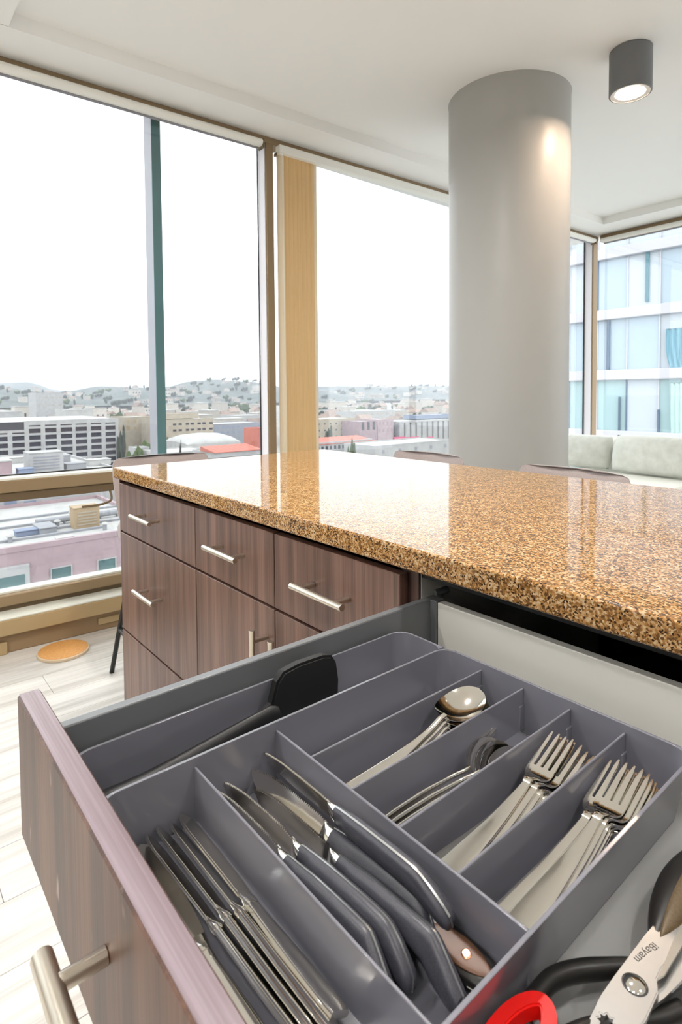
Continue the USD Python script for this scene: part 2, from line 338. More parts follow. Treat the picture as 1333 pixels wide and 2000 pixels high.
# left glass wall: local x' = 0 is the inner face of the bronze framing, y' runs along it (negative towards the viewer)
def glasswall(name, along, posts, panes):
    pass
w1 = struct('window_1', fcb(-.09, -8.2, 2.600, .0, .05, ZS), 'bronze')                       # head rail
posts1 = [(-5.95, -5.90), (-3.653, -3.604), (-1.45, -1.40), (-.043, .04)]
for a, b in posts1:
    part(w1, 'post', fcb(-.09, a, .17, .0, b, 2.602, c=.003), 'bronze')
    if a < -.1:
        part(w1, 'jamb_strip', fcb(-.085, a - .006, .25, -.012, a, 2.600, c=.001), 'jamb')  # thin pale sheet painting the daylit side of the post
        part(w1, 'gasket', fcb(-.092, a - .012, .25, -.084, a - .006, 2.600, c=.001), 'gasket')
part(w1, 'jamb_strip', fcb(-.085, -.049, .25, -.012, -.043, 2.600, c=.001), 'jamb')  # corner post's daylit side, painted pale
part(w1, 'gasket', fcb(-.092, -.058, .25, -.080, -.049, 2.600, c=.001), 'gasket')
for a, b in ((-8.2, -5.95), (-5.90, -3.653), (-3.604, -1.45), (-1.40, -.043)):
    part(w1, 'sill_rail', fcb(-.09, a, .19, .0, b, .240, c=.004), 'bronze')
    part(w1, 'sill_cap', fcb(-.088, a, .238, -.03, b, .250, c=.002), 'sill_white')
    part(w1, 'sill_gap', fcb(-.09, a, .165, -.02, b, .19, c=.002), 'bronze_dark')
    if a < -3.65:
        part(w1, 'transom', fcb(-.09, a, .705, .0, b, .762, c=.004), 'bronze')
        part(w1, 'transom_cap', fcb(-.088, a, .760, -.002, b, .772, c=.002), 'sill_white')  # white strip paints the lit top of the bronze transom
        part(w1, 'vent_sash', fcb(-.085, a + .002, .664, -.012, b - .002, .705, c=.003), 'bronze_dark')
        part(w1, 'pane', fb(-.096, a, .772, -.088, b, 2.602), 'pane', False)
        part(w1, 'pane', fb(-.096, a, .250, -.088, b, .664), 'pane', False)
        part(w1, 'gasket', fcb(-.090, a, .772, -.080, b, .778, c=.001), 'gasket')
    else:
        part(w1, 'pane', fb(-.096, a, .250, -.088, b, 2.602), 'pane', False)
# glazing fin outside the first pane
part(w1, 'fin', fcb(-.215, -4.292, -1, -.098, -4.256, 3.2, c=.004), 'silver', label='pale aluminium outer fin')
part(w1, 'fin_lining', fcb(-.100, -4.292, .775, -.0965, -4.243, 2.60, c=.0008), 'teal_fin', label='teal strip behind the glass')
hp = [fw(.012, -4.575, .668), fw(.028, -4.575, .655), fw(.034, -4.577, .628), fw(.040, -4.60, .617), fw(.045, -4.66, .611), fw(.046, -4.715, .611)]
part(w1, 'vent_handle', tube(spline(hp, 26), .0055, 8), 'bronze_dark', True)
# far glass wall
w2 = struct('window_2', fcb(.04, .0, 2.575, 7.1, .09, ZS), 'bronze')
for a in (2.35, 4.75, 7.05):
    part(w2, 'post', fcb(a, 0, .17, a + .05, .09, 2.58, c=.003), 'bronze')
for a, b in ((.04, 2.35), (2.40, 4.75), (4.80, 7.05)):
    part(w2, 'sill_rail', fcb(a, 0, .17, b, .09, .240, c=.004), 'bronze')
    part(w2, 'pane', fb(a, .088, .240, b, .096, 2.58), 'pane', False)
# curbs, sills, baseboards
struct('baseboard_left', fcb(-.1, -8.2, 0, .058, 0, .09, c=.003), 'base_tan')
struct('sill_left', fcb(-.1, -8.2, .088, .092, 0, .158, c=.004), 'sill_tan')
struct('sill_cap_left', fcb(-.1, -8.2, .158, .090, 0, .166, c=.002), 'sill_white')
struct('baseboard_far', fcb(0, -.06, 0, 7.1, .1, .166, c=.003), 'base_tan')
struct('trim', fcb(.058, -4.66, .03, .066, -4.40, .062, c=.002), 'sill_tan')      # raceway cover on the baseboard
struct('trim', fcb(.058, -5.6, .0, .075, -5.045, .055, c=.003), 'sill_tan')

# round column
cx, cy, cr = -1.854, 2.7385, .3163
struct('column', move(lathe([(cr, 0), (cr, ZC - .004), (cr + .003, ZC), (cr, ZC + .01)], 96), (cx, cy, 0)), 'column_paint', 40)

# roller shades rolled up at the head, stacked vertical blind
def roller(name, label, a, b, m=lambda q: fmesh(q), axis='y'):
    t = thing(name, label, 'roller shade')
    pr = np.arange(24) * 2 * PI / 24
    def ring(y): 
        p = np.c_[.020 + .030 * np.cos(pr), np.full(24, y), 2.579 + .021 * np.sin(pr)]
        return p if axis == 'y' else np.c_[p[:, 1], -p[:, 0], p[:, 2]]
    part(t, 'roll', fmesh(skin([ring(a), ring(a + .004), ring(b - .004), ring(b)])), 'shade_white', 40)
    if axis == 'y':
        part(t, 'hem_bar', fcb(.0, a + .01, 2.548, .006, b - .01, 2.560, c=.002), 'silver')
        part(t, 'bracket', fcb(-.01, b, 2.545, .045, b + .012, 2.60, c=.003), 'bronze_dark')
    else:
        part(t, 'hem_bar', fcb(a + .01, -.006, 2.545, b - .01, .0, 2.556, c=.002), 'silver')
    return t
roller('roller_shade', 'rolled-up white roller shade over the leftmost window pane', -5.88, -3.70)
roller('roller_shade', 'rolled-up white roller shade over the far corner window, right of the column', .07, 2.33, axis='x')
roller('roller_shade', 'rolled-up white roller shade just left of the glass corner, seen beside the column', -1.38, -.08)
vb = thing('vertical_blind', 'tan ribbed vertical blind stacked beside the window post', 'blind')
part(vb, 'headrail', fcb(.0, -3.59, 2.545, .05, -1.47, 2.592, c=.004), 'shade_white')
part(vb, 'bracket', fcb(-.005, -3.600, 2.53, .04, -3.585, 2.55, c=.003), 'nickel')
for k in range(9):
    yv = -3.565 + k * .0305; a0 = math.radians(9 if k else 50)
    w = .045 if k < 8 else .030
    s = np.linspace(-1, 1, 7); cv = .006 * (1 - s * s)
    px_ = .012 + s * w * math.sin(a0) * .5 + cv; py_ = yv + s * w * math.cos(a0) * .5 - cv * math.sin(a0)
    poly = np.r_[np.c_[px_, py_], np.c_[px_ - .0018, py_][::-1]]
    part(vb, 'vane', fmesh(ext(Polygon(poly), .30, 2.546)), 'blind_tan' if k not in (0, 8) else 'blind_cream', 50)
single('bead_chain', fmesh(cat([rod((.055, -3.575, 1.2), (.055, -3.575, 2.545), .0014, 6), move(icosphere(2, .009), (.05, -3.578, 2.535))])), 'shade_white', 'thin white bead chain hanging at the top of the tan vertical blind', 'chain')

# ceiling lamps: grey cylinders with a glowing disc
def downlight(x, y, label, glow='lamp_glow'):
    t = thing('ceiling_light', label, 'lamp', mtx((x, y, 0)))
    zt_, zb, R = (ZC if y > .515 else ZS), (2.505 if y > .515 else 2.442), .0905
    part(t, 'housing', lathe([(R * .98, zt_ - .002), (R, zt_ - .004), (R, zb + .002), (R - .002, zb), (R - .007, zb), (R - .008, zb + .006), (R - .012, zb + .05), (.004, zb + .052)], 64), 'lamp_grey', 35)
    part(t, 'trim_ring', lathe([(.064, zb + .004), (R - .0085, zb + .002), (R - .0085, zb + .006), (.064, zb + .012)], 64, True), 'lamp_ring', 35)
    part(t, 'diffuser', lathe([(.064, zb + .006), (.064, zb + .010)], 48), glow, 35)
    return t
downlight(-1.224, 2.768, 'grey cylinder ceiling lamp glowing beside the round column')
# unseen lamps: one fits the tray shadows, the rest added to brighten the drawer
for x, y, w in ((-.955, .894, 'over the island'), (.55, .894, 'added for fill over the right end of the island'), (-1.3, -.55, 'added for fill over the kitchen aisle, left'), (.0, -.75, 'added for fill over the kitchen aisle, middle'), (1.2, -.55, 'added for fill over the kitchen aisle, right'), (-1.3, -1.7, 'added for fill by the kitchen wall, left'), (.3, -1.7, 'added for fill by the kitchen wall, right')):
    downlight(x, y, f'grey cylinder ceiling lamp {w}, out of the picture', 'lamp_glow_key' if w == 'over the island' else 'lamp_glow_bright')

# ================================================================== THE ISLAND
FY = .606                                           # face of the closed fronts
TH = .0188
isl_x1 = .62
single('worktop', cbx(-1.806, .594, .887, isl_x1, 1.410, .920, c=.0025), 'granite', 'thick polished gold and brown granite worktop of the island', 'countertop')
def bar_handle(p0, p1, stand, r=.0062, posts=None):
    p0, p1 = np.array(p0, float), np.array(p1, float); d = (p1 - p0) / np.linalg.norm(p1 - p0); L = np.linalg.norm(p1 - p0)
    ms = [rod(p0, p1, r, 20)]
    for s in (posts or (.16, .84)):
        q = p0 + d * L * s; ms.append(rod(q, q + np.array([0, stand, 0]), r * .82, 16))
    return cat(ms)
def front(par, x0, x1, z0, z1, name, hx=None, hz=None, vert=False):
    f = part(par, name, cbx(x0 + .0016, FY, z0 + .0018, x1 - .0016, FY + TH, z1 - .0018, c=.0012), 'walnut', 20)
    if hx is not None:
        if vert: part(f, 'handle', bar_handle((hx, FY - .034, hz - .07), (hx, FY - .034, hz + .07), .034), 'nickel')
        else: part(f, 'handle', bar_handle((hx - .07, FY - .034, hz), (hx + .07, FY - .034, hz), .034), 'nickel')
    return f
def carcass(par, x0, x1, openfront=False):
    y0, y1 = FY + TH + .0015, 1.20
    ms = [bx(x0, y0, .11, x0 + .018, y1, .886), bx(x1 - .018, y0, .11, x1, y1, .886), bx(x0, y0, .11, x1, y1, .128), bx(x0, y1 - .012, .11, x1, y1, .886)]
    part(par, 'body', cat(ms), 'carcass_brown', False)
    part(par, 'toe_kick', bx(x0, y0 + .06, 0, x1, y0 + .075, .11), 'toe_black', False)
X0, X1, X2, X3, X4 = -1.796, -1.2735, -.9325, -.5925, -.004
ca = thing('base_cabinet', 'dark wood cabinet of three stacked drawers at the window end of the island', 'cabinet')
carcass(ca, X0, X1)
part(ca, 'end_panel', cbx(X0 - .004, FY + .002, .0, X0, 1.20, .886, c=.001), 'walnut', 20)
front(ca, X0, X1, .725, .8735, 'drawer', -1.541, .803)
front(ca, X0, X1, .420, .723, 'drawer', -1.532, .592)
front(ca, X0, X1, .113, .418, 'drawer', -1.532, .285)
cb = thing('base_cabinet', 'dark wood cabinet with two drawers above a pair of doors', 'cabinet')
carcass(cb, X1, X3)
front(cb, X1, X2, .725, .8735, 'drawer', -1.093, .805)
front(cb, X2, X3, .725, .8735, 'drawer', -.757, .804)
front(cb, X1, X2, .113, .723, 'door', -.962, .612, True)
front(cb, X2, X3, .113, .723, 'door', -.895, .612, True)
cc = thing('base_cabinet', 'cabinet with its top drawer pulled right out towards the viewer', 'cabinet')
y0, y1 = FY + TH + .0015, 1.20
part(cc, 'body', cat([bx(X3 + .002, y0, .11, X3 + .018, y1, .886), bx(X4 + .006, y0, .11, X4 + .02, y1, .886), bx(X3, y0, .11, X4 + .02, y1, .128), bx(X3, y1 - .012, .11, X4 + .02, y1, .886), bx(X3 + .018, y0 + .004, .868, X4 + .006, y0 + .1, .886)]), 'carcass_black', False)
part(cc, 'edge_strip', cbx(X3 + .002, y0 - .002, .11, X3 + .0195, y0 + .002, .886, c=.0006), 'carcass_brown', False)
part(cc, 'liner', cbx(X3 + .0185, y0 + .003, .128, X3 + .0205, y1 - .02, .884, c=.0006), 'carcass_grey', False)
part(cc, 'toe_kick', bx(X3, y0 + .06, 0, X4, y0 + .075, .11), 'toe_black', False)
front(cc, X3, X4, .420, .731, 'drawer', -.295, .60)
front(cc, X3, X4, .113, .418, 'drawer', -.295, .285)
# the open drawer
DY0, DY1 = .1017, .1205                             # front panel, outer and inner face
DF = .752                                           # its floor
dr = part(cc, 'drawer', cbx(-.578, DY1, DF - .012, -.012, .655, DF, c=.001), 'drawer_floor', False, label='drawer pulled out, grey floor')
fp = part(dr, 'drawer_front', cbx(-.5845, DY0, .738, -.0055, DY1, .8687, c=.0014), 'walnut_worn', 20, label='dark wood drawer front')
part(dr, 'edge_band', cbx(-.5842, DY0 + .0016, .8684, -.0058, DY1 - .0012, .8693, c=.0003), 'walnut_edge', 20)  # same laminate as the front, with window light put into its colour
part(dr, 'handle', bar_handle((-.365, DY0 - .030, .811), (-.225, DY0 - .030, .811), .030, .0064, (.17, .83)), 'nickel')
for x0, x1 in ((-.5755, -.563), (-.030, -.0175)):
    prof = Polygon([(x0, DF - .01), (x0, .832), (x0 + .002, .836), (x1 - .001, .836), (x1, .8345), (x1 + (.003 if x0 < -.3 else 0), .80), (x1, DF - .01)])
    m = ext(prof, 0, .54); m.apply_transform(np.array([[1, 0, 0, 0], [0, 0, -1, .663], [0, 1, 0, 0], [0, 0, 0, 1.]]))
    part(dr, 'side_wall', m, 'drawer_metal', 25)
part(dr, 'back_panel', cbx(-.5505, .640, DF, -.03, .654, .834, c=.001), 'drawer_white', False, label='white rear panel')
part(dr, 'corner_bracket', cat([cbx(-.563, .637, DF, -.5508, .656, .836, c=.001), move(rod((0, 0, 0), (0, .03, 0), .006, 14), (-.570, .655, .838))]), 'drawer_metal', 25)

# ------------------------------------------------------------------ bar stools behind the island
def stool():
    t = thing('bar_stool', None, 'stool', mtx())
    n = 15; a = np.linspace(-1, 1, n)                # back: a shallow curved shell, local +y is behind the sitter
    def shell(z, wid, yo, th):
        xs = a * wid; ys = yo - .045 * (a ** 2) * (wid / .2)
        return xs, ys, z, th
    rings = []
    zs = [(.585, .155, .135), (.60, .175, .14), (.66, .195, .155), (.74, .203, .172), (.82, .205, .188), (.862, .203, .196), (.880, .194, .199), (.887, .175, .200)]
    for z, wid, yo in zs:
        th = .019 if z < .87 else (.014 if z < .885 else .005)
        if z < .59: th = .008
        xs = a * wid; ys = yo - .05 * a ** 2
        o = np.c_[xs, ys + th * np.sqrt(np.clip(1 - np.abs(a) ** 6, .02, 1)), np.full(n, z)]; i = np.c_[xs, ys - th * np.sqrt(np.clip(1 - np.abs(a) ** 6, .02, 1)), np.full(n, z)][::-1]
        rings.append(np.vstack([o, i]))
    part(t, 'backrest', skin(rings), 'stool_fabric', 45)
    st = []
    for z, k in ((.575, .92), (.582, .985), (.60, 1.), (.622, 1.), (.636, .97), (.642, .86)):
        p = np.array(rrect(-.205 * k, -.20 * k, .205 * k, .165 * k, .09 * k, 6).exterior.coords)[:-1]
        st.append(np.c_[p, np.full(len(p), z)])
    part(t, 'seat', skin(st), 'stool_fabric', 45)
    legs = [(-1, -1), (1, -1), (1, 1), (-1, 1)]; tops = []
    for sx, sy in legs:
        top = np.array([sx * .13, sy * .11 - .01, .575]); foot = np.array([sx * .215, sy * .20 - .01, .0])
        pts = [top, top + (foot - top) * .35, top + (foot - top) * .9, foot + np.array([0, 0, .0])]
        part(t, 'leg', tube(spline(pts, 14), .0095, 10), 'tube_black', True)
        tops.append(top + (foot - top) * .68)
    fr = [tops[0], tops[1], tops[2], tops[3]]
    part(t, 'footrest', cat([rod(fr[i], fr[(i + 1) % 4], .007, 10) for i in range(4)]), 'tube_black', True)
    return t
def at_back(px, py, z):                              # where the top of a backrest of known height lies
    return onz(px, py, z)
s0 = stool()
op = UsdGeom.Xform(s0).GetOrderedXformOps()[0]
tag(s0, 'taupe bar stool at the far short end of the island, nearest the left window')
p = at_back(305, 889, .885); op.Set(rotz(90 - 4, (p[0] + .19, p[1], 0)))
for px, py, lab, dg in ((848, 885, 'taupe bar stool behind the island, in front of the window left of the column', -3), (1131, 916, 'taupe bar stool behind the island, right in front of the round column', -6)):
    p = at_back(px, py, .885)
    dup(s0, rotz(dg, (p[0] + .19 * math.sin(math.radians(dg)), p[1] - .19, 0)), lab)

# ------------------------------------------------------------------ sofa, cork mat
so = thing('sofa', 'white low sofa under the far corner windows', 'sofa', FM)
def soft(x0, y0, z0, x1, y1, z1, c):
    p = []
    for X, a in ((x0, 1), (x1, -1)):
        for Y, b in ((y0, 1), (y1, -1)):
            for Z, d in ((z0, 1), (z1, -1)):
                for s in icosphere(1, c).vertices[::2]: p.append((X + a * c + s[0], Y + b * c + s[1], Z + d * c + s[2]))
    return hull(p)
part(so, 'base', soft(.12, -1.10, .06, 2.32, -.16, .30, .03), 'sofa_white', 40)
part(so, 'seat', soft(.12, -1.14, .29, 1.21, -.34, .455, .05), 'sofa_white', 40)
part(so, 'seat', soft(1.22, -1.14, .29, 2.31, -.34, .455, .05), 'sofa_white', 40)
part(so, 'backrest', soft(.10, -.40, .28, 2.34, -.13, .735, .06), 'sofa_white', 40)
for x in (.2, 2.24):
    for y in (-1.05, -.22): part(so, 'foot', rod((x, y, 0), (x, y, .065), .02, 12), 'tube_black')
def cushion(x, w, h, label, seed, yaw=0):
    m = pillow(w, h, .20, 28, .5, .016, seed)
    c_, s_ = math.cos(math.radians(yaw)), math.sin(math.radians(yaw))
    tl = math.radians(16)
    X = np.array([_c * c_ - _s * s_, _s * c_ + _c * s_, 0]); N = np.array([-X[1], X[0], 0])
    Y = N * math.sin(tl) + np.array([0, 0, math.cos(tl)]); Z = np.cross(X, Y)
    t = thing('cushion', label, 'cushion', mtx(fw(x, -.575, .458 + h / 2 * math.cos(tl) + .012), X, Y, Z))
    part(t, 'cover', m, 'cushion_sage', True)
    part(t, 'seam', tube(np.array([(math.copysign(1, math.cos(a)) * abs(math.cos(a)) ** .35 * w / 2 * .965, math.copysign(1, math.sin(a)) * abs(math.sin(a)) ** .35 * h / 2 * .965, 0) for a in np.linspace(0, 2 * PI, 72)[:-1]]), .004, 6, True), 'cushion_sage', True)
cushion(.16, .62, .30, 'pale sage cushion on the left of the sofa, half behind the column', 2, 6)
cushion(.86, .78, .32, 'larger pale sage cushion in the middle of the sofa, right of the gap', 5, -3)
m = lathe([(.098, .001), (.105, .004), (.106, .010), (.102, .0125), (.0, .0126)], 48)
ck = thing('cork_mat', 'round orange cork mat lying on the floor by the window sill', 'mat', mtx((*onz(124, 1269, .01)[:2], 0)))
part(ck, 'disc', lathe([(.100, .001), (.101, .003), (.101, .0135), (.098, .0145)], 48), 'cork', 40)
part(ck, 'rim', lathe([(.1012, .0), (.1065, .001), (.1065, .010), (.1012, .0125)], 48), 'cork_rim', 40)

# ================================================================== THE CUTLERY TRAY
ZR, ZD, ZF = .8127, .8047, .758                     # rim, dividers, inner floor
ty = thing('cutlery_tray', 'grey plastic cutlery tray lying in the open drawer', 'cutlery tray')
main = rrect(-.4795, .1335, -.1855, .5715, .020); mi = rrect(-.4765, .1365, -.1885, .5685, .018)
ring = main.difference(mi)
m = ext(ring, DF + .001, ZR)
v = np.array(m.vertices); k = (ZR - v[:, 2]) / (ZR - DF)
v[:, 0] += np.where(v[:, 0] > -.22, -.0125 * k, 0)  # the right wall leans in towards its foot
m.vertices = v
part(ty, 'outer_wall', m, 'tray_grey', 35)
part(ty, 'floor', ext(main.buffer(-.012).union(sbox(-.47, .15, -.3, .55)), DF + .0012, ZF), 'tray_grey', 35)
wr = rrect(-.5555, .1335, -.440, .5695, .022); wi = rrect(-.5525, .1365, -.4755, .5665, .02)
ex = wr.difference(wi).intersection(sbox(-1, 0, -.4797, 1))
part(ty, 'slide_out_wing', ext(ex, DF + .001, ZR - .0005), 'tray_grey', 35)
part(ty, 'wing_floor', ext(wr.buffer(-.003).intersection(sbox(-1, 0, -.4797, 1)), DF + .001, DF + .0035), 'tray_grey', 35)
def div(x0, y0, x1, y1, z=ZD): part(ty, 'divider', cbx(x0, y0, ZF - .001, x1, y1, z, c=.0006), 'tray_grey', 20)
div(-.4767, .2213, -.1925, .2237)
div(-.4767, .3090, -.1925, .3116)
for x in (-.4200, -.3627, -.3060, -.2490):
    div(x - .0012, .3112, x + .0012, .5687)
    part(ty, 'locating_rib', cbx(x - .0022, .5585, ZF, x + .0022, .5690, ZD - .018, c=.0006), 'tray_grey', 20)
part(ty, 'rim_tab', cbx(-.245, .5712, ZR - .010, -.20, .5735, ZR - .0006, c=.0006), 'tray_grey', 20)

# ------------------------------------------------------------------ cutlery shapes (length along +x, butt at 0, flat face +z)
def flat(poly, t, z=0., bend=None, size=None):
    m = ext(poly, -t / 2 + z, t / 2 + z)
    if size:
        vv, ff = trimesh.remesh.subdivide_to_size(m.vertices, m.faces, size); m = trimesh.Trimesh(vv, ff, process=False)
    if bend is not None:
        vv = np.array(m.vertices); vv[:, 2] += bend(vv[:, 0]); m.vertices = vv
    return m
def curve(xs, ys):
    from scipy.interpolate import PchipInterpolator
    f = PchipInterpolator(xs, ys); return lambda x: f(np.clip(x, xs[0], xs[-1]))
def butter_knife():
    t = thing('table_knife', None, 'knife', mtx())
    hx = np.linspace(0, .098, 16); hw = curve([0, .003, .03, .07, .09, .098], [.0080, .0092, .0088, .0070, .0058, .0056])
    ht = curve([0, .003, .05, .098], [.0024, .0029, .0028, .0027])
    part(t, 'handle', loft([(x, 0, 0, float(hw(x)), float(ht(x))) for x in hx], 16, 3.6), 'steel', 35)
    part(t, 'bolster', loft([(.0975, 0, 0, .0056, .0034), (.101, 0, 0, .0066, .0036), (.105, -.0006, 0, .0064, .0028), (.112, -.0008, 0, .0072, .0014)], 16, 2.6), 'steel', 35)
    u = np.linspace(0, 1, 26); bxs = .108 + u * .112
    up = .0072 * np.ones(26); up[-7:] = .0072 - .0085 * np.linspace(0, 1, 7) ** 2.6
    lo = -curve([0, .1, .3, .75, .93, 1], [.0070, .0088, .0102, .0112, .0096, .0016])(u)
    poly = Polygon(np.r_[np.c_[bxs, up], np.c_[bxs, lo][::-1]]).buffer(0)
    part(t, 'blade', cat([flat(poly, .0011), flat(poly.buffer(-.0022), .0017)]), 'steel_blade', 25)
    return t
def steak_knife(k=0):
    t = thing('steak_knife', None, 'knife', mtx())
    xs = np.array([0, .004, .020, .0235, .030, .05, .08, .10, .112, .118])
    top = np.array([-.0125, -.0090, .0050, .0078, .0088, .0094, .0096, .0086, .0080, .0074])
    bot = np.array([-.0215, -.0235, -.0190, -.0165, -.0118, -.0086, -.0090, -.0078, -.0086, -.0082])
    if k == 1:
        top = np.array([-.0120, -.0070, .0060, .0076, .0086, .0094, .0096, .0090, .0084, .0080]); bot = np.array([-.0200, -.0205, -.0150, -.0135, -.0112, -.0092, -.0094, -.0086, -.0084, -.0080])
    x = np.linspace(0, .118, 30); T, B = curve(xs, top)(x), curve(xs, bot)(x)
    out = Polygon(np.r_[np.c_[x, T], np.c_[x, B][::-1]]).buffer(0)
    rings = []
    n = 18; th = np.arange(n) * 2 * PI / n
    for a, tt, bb in zip(x, T, B):
        h = .0068 * (1 - .25 * (a > .105)) * (.8 if a < .001 else 1)
        rings.append(np.c_[np.full(n, a), (tt + bb) / 2 + (tt - bb) / 2 * np.sign(np.cos(th)) * np.abs(np.cos(th)) ** .8, h * np.sign(np.sin(th)) * np.abs(np.sin(th)) ** .72])
    part(t, 'handle', skin(rings), 'handle_black', 40)
    part(t, 'tang', flat(out.buffer(.00045), .0016), 'steel_brushed', 20, label='steel spine of the handle')
    part(t, 'collar', loft([(.1165, -.0004, 0, .0084, .0056), (.121, -.0004, 0, .0078, .0050), (.126, -.0004, 0, .0074, .0034), (.130, 0, 0, .0078, .0010)], 16, 2.4), 'steel', 35)
    L = .112; s = np.linspace(0, 1, 24); bx_ = .127 + s * L
    spine = curve([0, .5, .85, 1], [.0078, .0084, .0050, -.0040])(s)
    eu = np.linspace(0, 1, 96); ey = curve([0, .15, .6, .9, 1], [-.0078, -.0098, -.0108, -.0078, -.0044])(eu)
    ey[4:-4:2] += .0019
    poly = Polygon(np.r_[np.c_[bx_, -spine], np.c_[.127 + eu * L, -ey][::-1]]).buffer(0)
    part(t, 'blade', flat(poly, .0013), 'steel_blade', 20, label='serrated blade')
    return t
def spoon(L, bw, bl):
    t = thing('table_spoon' if L > .17 else 'tea_spoon', None, 'spoon', mtx())
    hl = L - bl
    hx = np.linspace(0, hl + bl * .06, 18); hw = curve([0, .002, hl * .1, hl * .5, hl * .85, hl], [.005, .0068, .0085, .0060, .0030, .0030]); hw2 = hw
    zz = curve([0, hl * .5, hl * .85, hl, hl + .02], [.002, .000, .004, .0095, .0100])
    part(t, 'handle', loft([(x, 0, float(zz(x)), float(hw2(min(x, hl))) * bw / .021, float(.0011 + .0009 * min(1, x / hl))) for x in hx], 12, 2.8), 'steel', 40)
    nu, nv = 22, 15
    U, V = np.meshgrid(np.linspace(0, 1, nu), np.linspace(-1, 1, nv), indexing='ij')
    w = bw * np.sqrt(np.clip(1 - np.abs(2 * (U ** .92) - 1) ** 2.25, 0, 1)); w = np.maximum(w, np.where(U < .3, .0026, .0004))
    d = .0066 * (1 - np.abs(2 * U - 1) ** 2.6) * (1 - V ** 2) * bw / .021
    zt_ = .0098 - .0035 * np.sin(PI * U) + .004 * U
    P = np.stack([hl + U * bl, V * w, zt_ - d], -1); Q = P.copy(); Q[..., 2] -= .0010
    i = np.arange(nu * nv).reshape(nu, nv); q = np.stack([i[:-1, :-1], i[1:, :-1], i[1:, 1:], i[:-1, 1:]], -1).reshape(-1, 4)
    f = np.vstack([q[:, [0, 1, 2]], q[:, [0, 2, 3]]]); N = nu * nv; F = [f, f[:, ::-1] + N]
    bd = np.r_[i[:, 0], i[-1, 1:], i[-2::-1, -1], i[0, -2:0:-1]]; b2 = np.roll(bd, -1)
    F += [np.c_[bd, bd + N, b2], np.c_[b2, bd + N, b2 + N]]
    bm = trimesh.Trimesh(np.vstack([P.reshape(-1, 3), Q.reshape(-1, 3)]), np.vstack(F), process=False); 
    if bm.volume < 0: bm.invert()
    part(t, 'bowl', bm, 'steel', 50)
    return t
def fork(L=.212):
    t = thing('table_fork', None, 'fork', mtx())
    hl = L - .076
    hx = np.linspace(0, hl + .004, 16); hw = curve([0, .0015, hl * .08, hl * .6, hl], [.0085, .0100, .0104, .0070, .0032])
    zz = curve([0, hl * .55, hl * .9, hl + .004], [.0015, .0, .0030, .0058])
    part(t, 'handle', loft([(x, 0, float(zz(x)), float(hw(x)), .0013 + .0006 * x / hl) for x in hx], 12, 4.), 'steel', 40)
    x = np.r_[np.linspace(hl - .002, hl + .030, 14)]
    w = curve([hl - .002, hl + .004, hl + .014, hl + .022, hl + .030], [.0031, .0036, .0095, .0120, .0124])(x)
    root = Polygon(np.r_[np.c_[x, w], np.c_[x, -w][::-1]])
    tines = []
    for k in range(4):
        y = (k - 1.5) * .0068
        tines.append(Polygon([(hl + .028, y - .0021), (hl + .028, y + .0021), (hl + .067, y + .0016), (hl + .0755, y + .0007), (hl + .0755, y - .0007), (hl + .067, y - .0016)]))
    for k in range(3):
        root = root.difference(Point(hl + .0302, (k - 1) * .0068).buffer(.0015, quad_segs=4))
    bend = curve([hl - .002, hl + .006, hl + .015, hl + .019, hl + .030, hl + .052, hl + .0755], [.0058, .0068, .0030, .0026, .0044, .0088, .0142])
    part(t, 'root', flat(root, .0016, 0, bend, .006), 'steel', 40)
    for p in tines: part(t, 'tine', flat(p, .0016, 0, bend, .012), 'steel', 25)
    return t
def frame(o, u, w):
    u = np.array(u, float); u /= np.linalg.norm(u); w = np.array(w, float); w -= u * (w @ u); w /= np.linalg.norm(w)
    return mtx(o, u, w, np.cross(u, w))
def put(proto, first, o, u, w, label, group=None):
    if first[0]:
        first[0] = False; UsdGeom.Xform(proto).GetOrderedXformOps()[0].Set(frame(o, u, w)); return tag(proto, label, None, group)
    return dup(proto, frame(o, u, w), label, group)

# table knives, front compartment: four leaning on one another like shingles, two lying flat
kn = butter_knife(); fst = [True]
order = ['first', 'second', 'third', 'fourth']
for i in range(4):
    a = math.radians(31 if i == 0 else 43)
    put(kn, fst, (-.2560 + .004 * (i % 2), .2090 - i * .0082, .7690 + .0004 * (i > 0)), (-1, -.012 - .012 * i, .0), (0, -math.cos(a), math.sin(a)), f'plain steel table knife leaning in the front compartment, {order[i]} from the divider')
put(kn, fst, (-.252, .1655, .7622), (-1, .010, 0), (0, -1, .05), 'table knife lying flat beside the leaning ones, its pale blade facing up')
put(kn, fst, (-.262, .1455, .7618), (-1, .004, 0), (0, -1, .02), 'table knife lying flat against the drawer front, almost hidden by it')

# steak knives, second compartment
sk = steak_knife(); sk1 = steak_knife(1); f0, f1 = [True], [True]
def sknife(kind, butt, tip, phi, label):
    u = np.array(tip, float) - np.array(butt, float); p = math.radians(phi)
    put(sk1 if kind else sk, f1 if kind else f0, butt, u, (0, math.cos(p), math.sin(p)), label)
sknife(0, (-.2430, .2430, .7840), (-.465, .2395, .7700), 74, 'steak knife with hooked grey-black handle nearest the front divider of its compartment')
sknife(1, (-.2400, .2570, .7860), (-.458, .2510, .7730), 78, 'steak knife with smooth curved handle, second from the front divider')
sknife(0, (-.2120, .2715, .7880), (-.442, .2670, .7740), 76, 'steak knife with hooked handle in the middle of its compartment')
sknife(0, (-.2380, .2865, .7860), (-.462, .2790, .7740), 52, 'steak knife lying under its neighbours, its brown-lit serrated blade pointing to the corner')
sknife(1, (-.2380, .2840, .8080), (-.462, .2950, .7850), 104, 'steak knife with thick grey handle on top of the others, along the rear divider')
pk = thing('paring_knife', 'small knife with brown riveted wood in its black oval handle', 'knife', frame((-.2085, .2960, .7668), (-1, -.06, .0), (0, -1, -.16)))
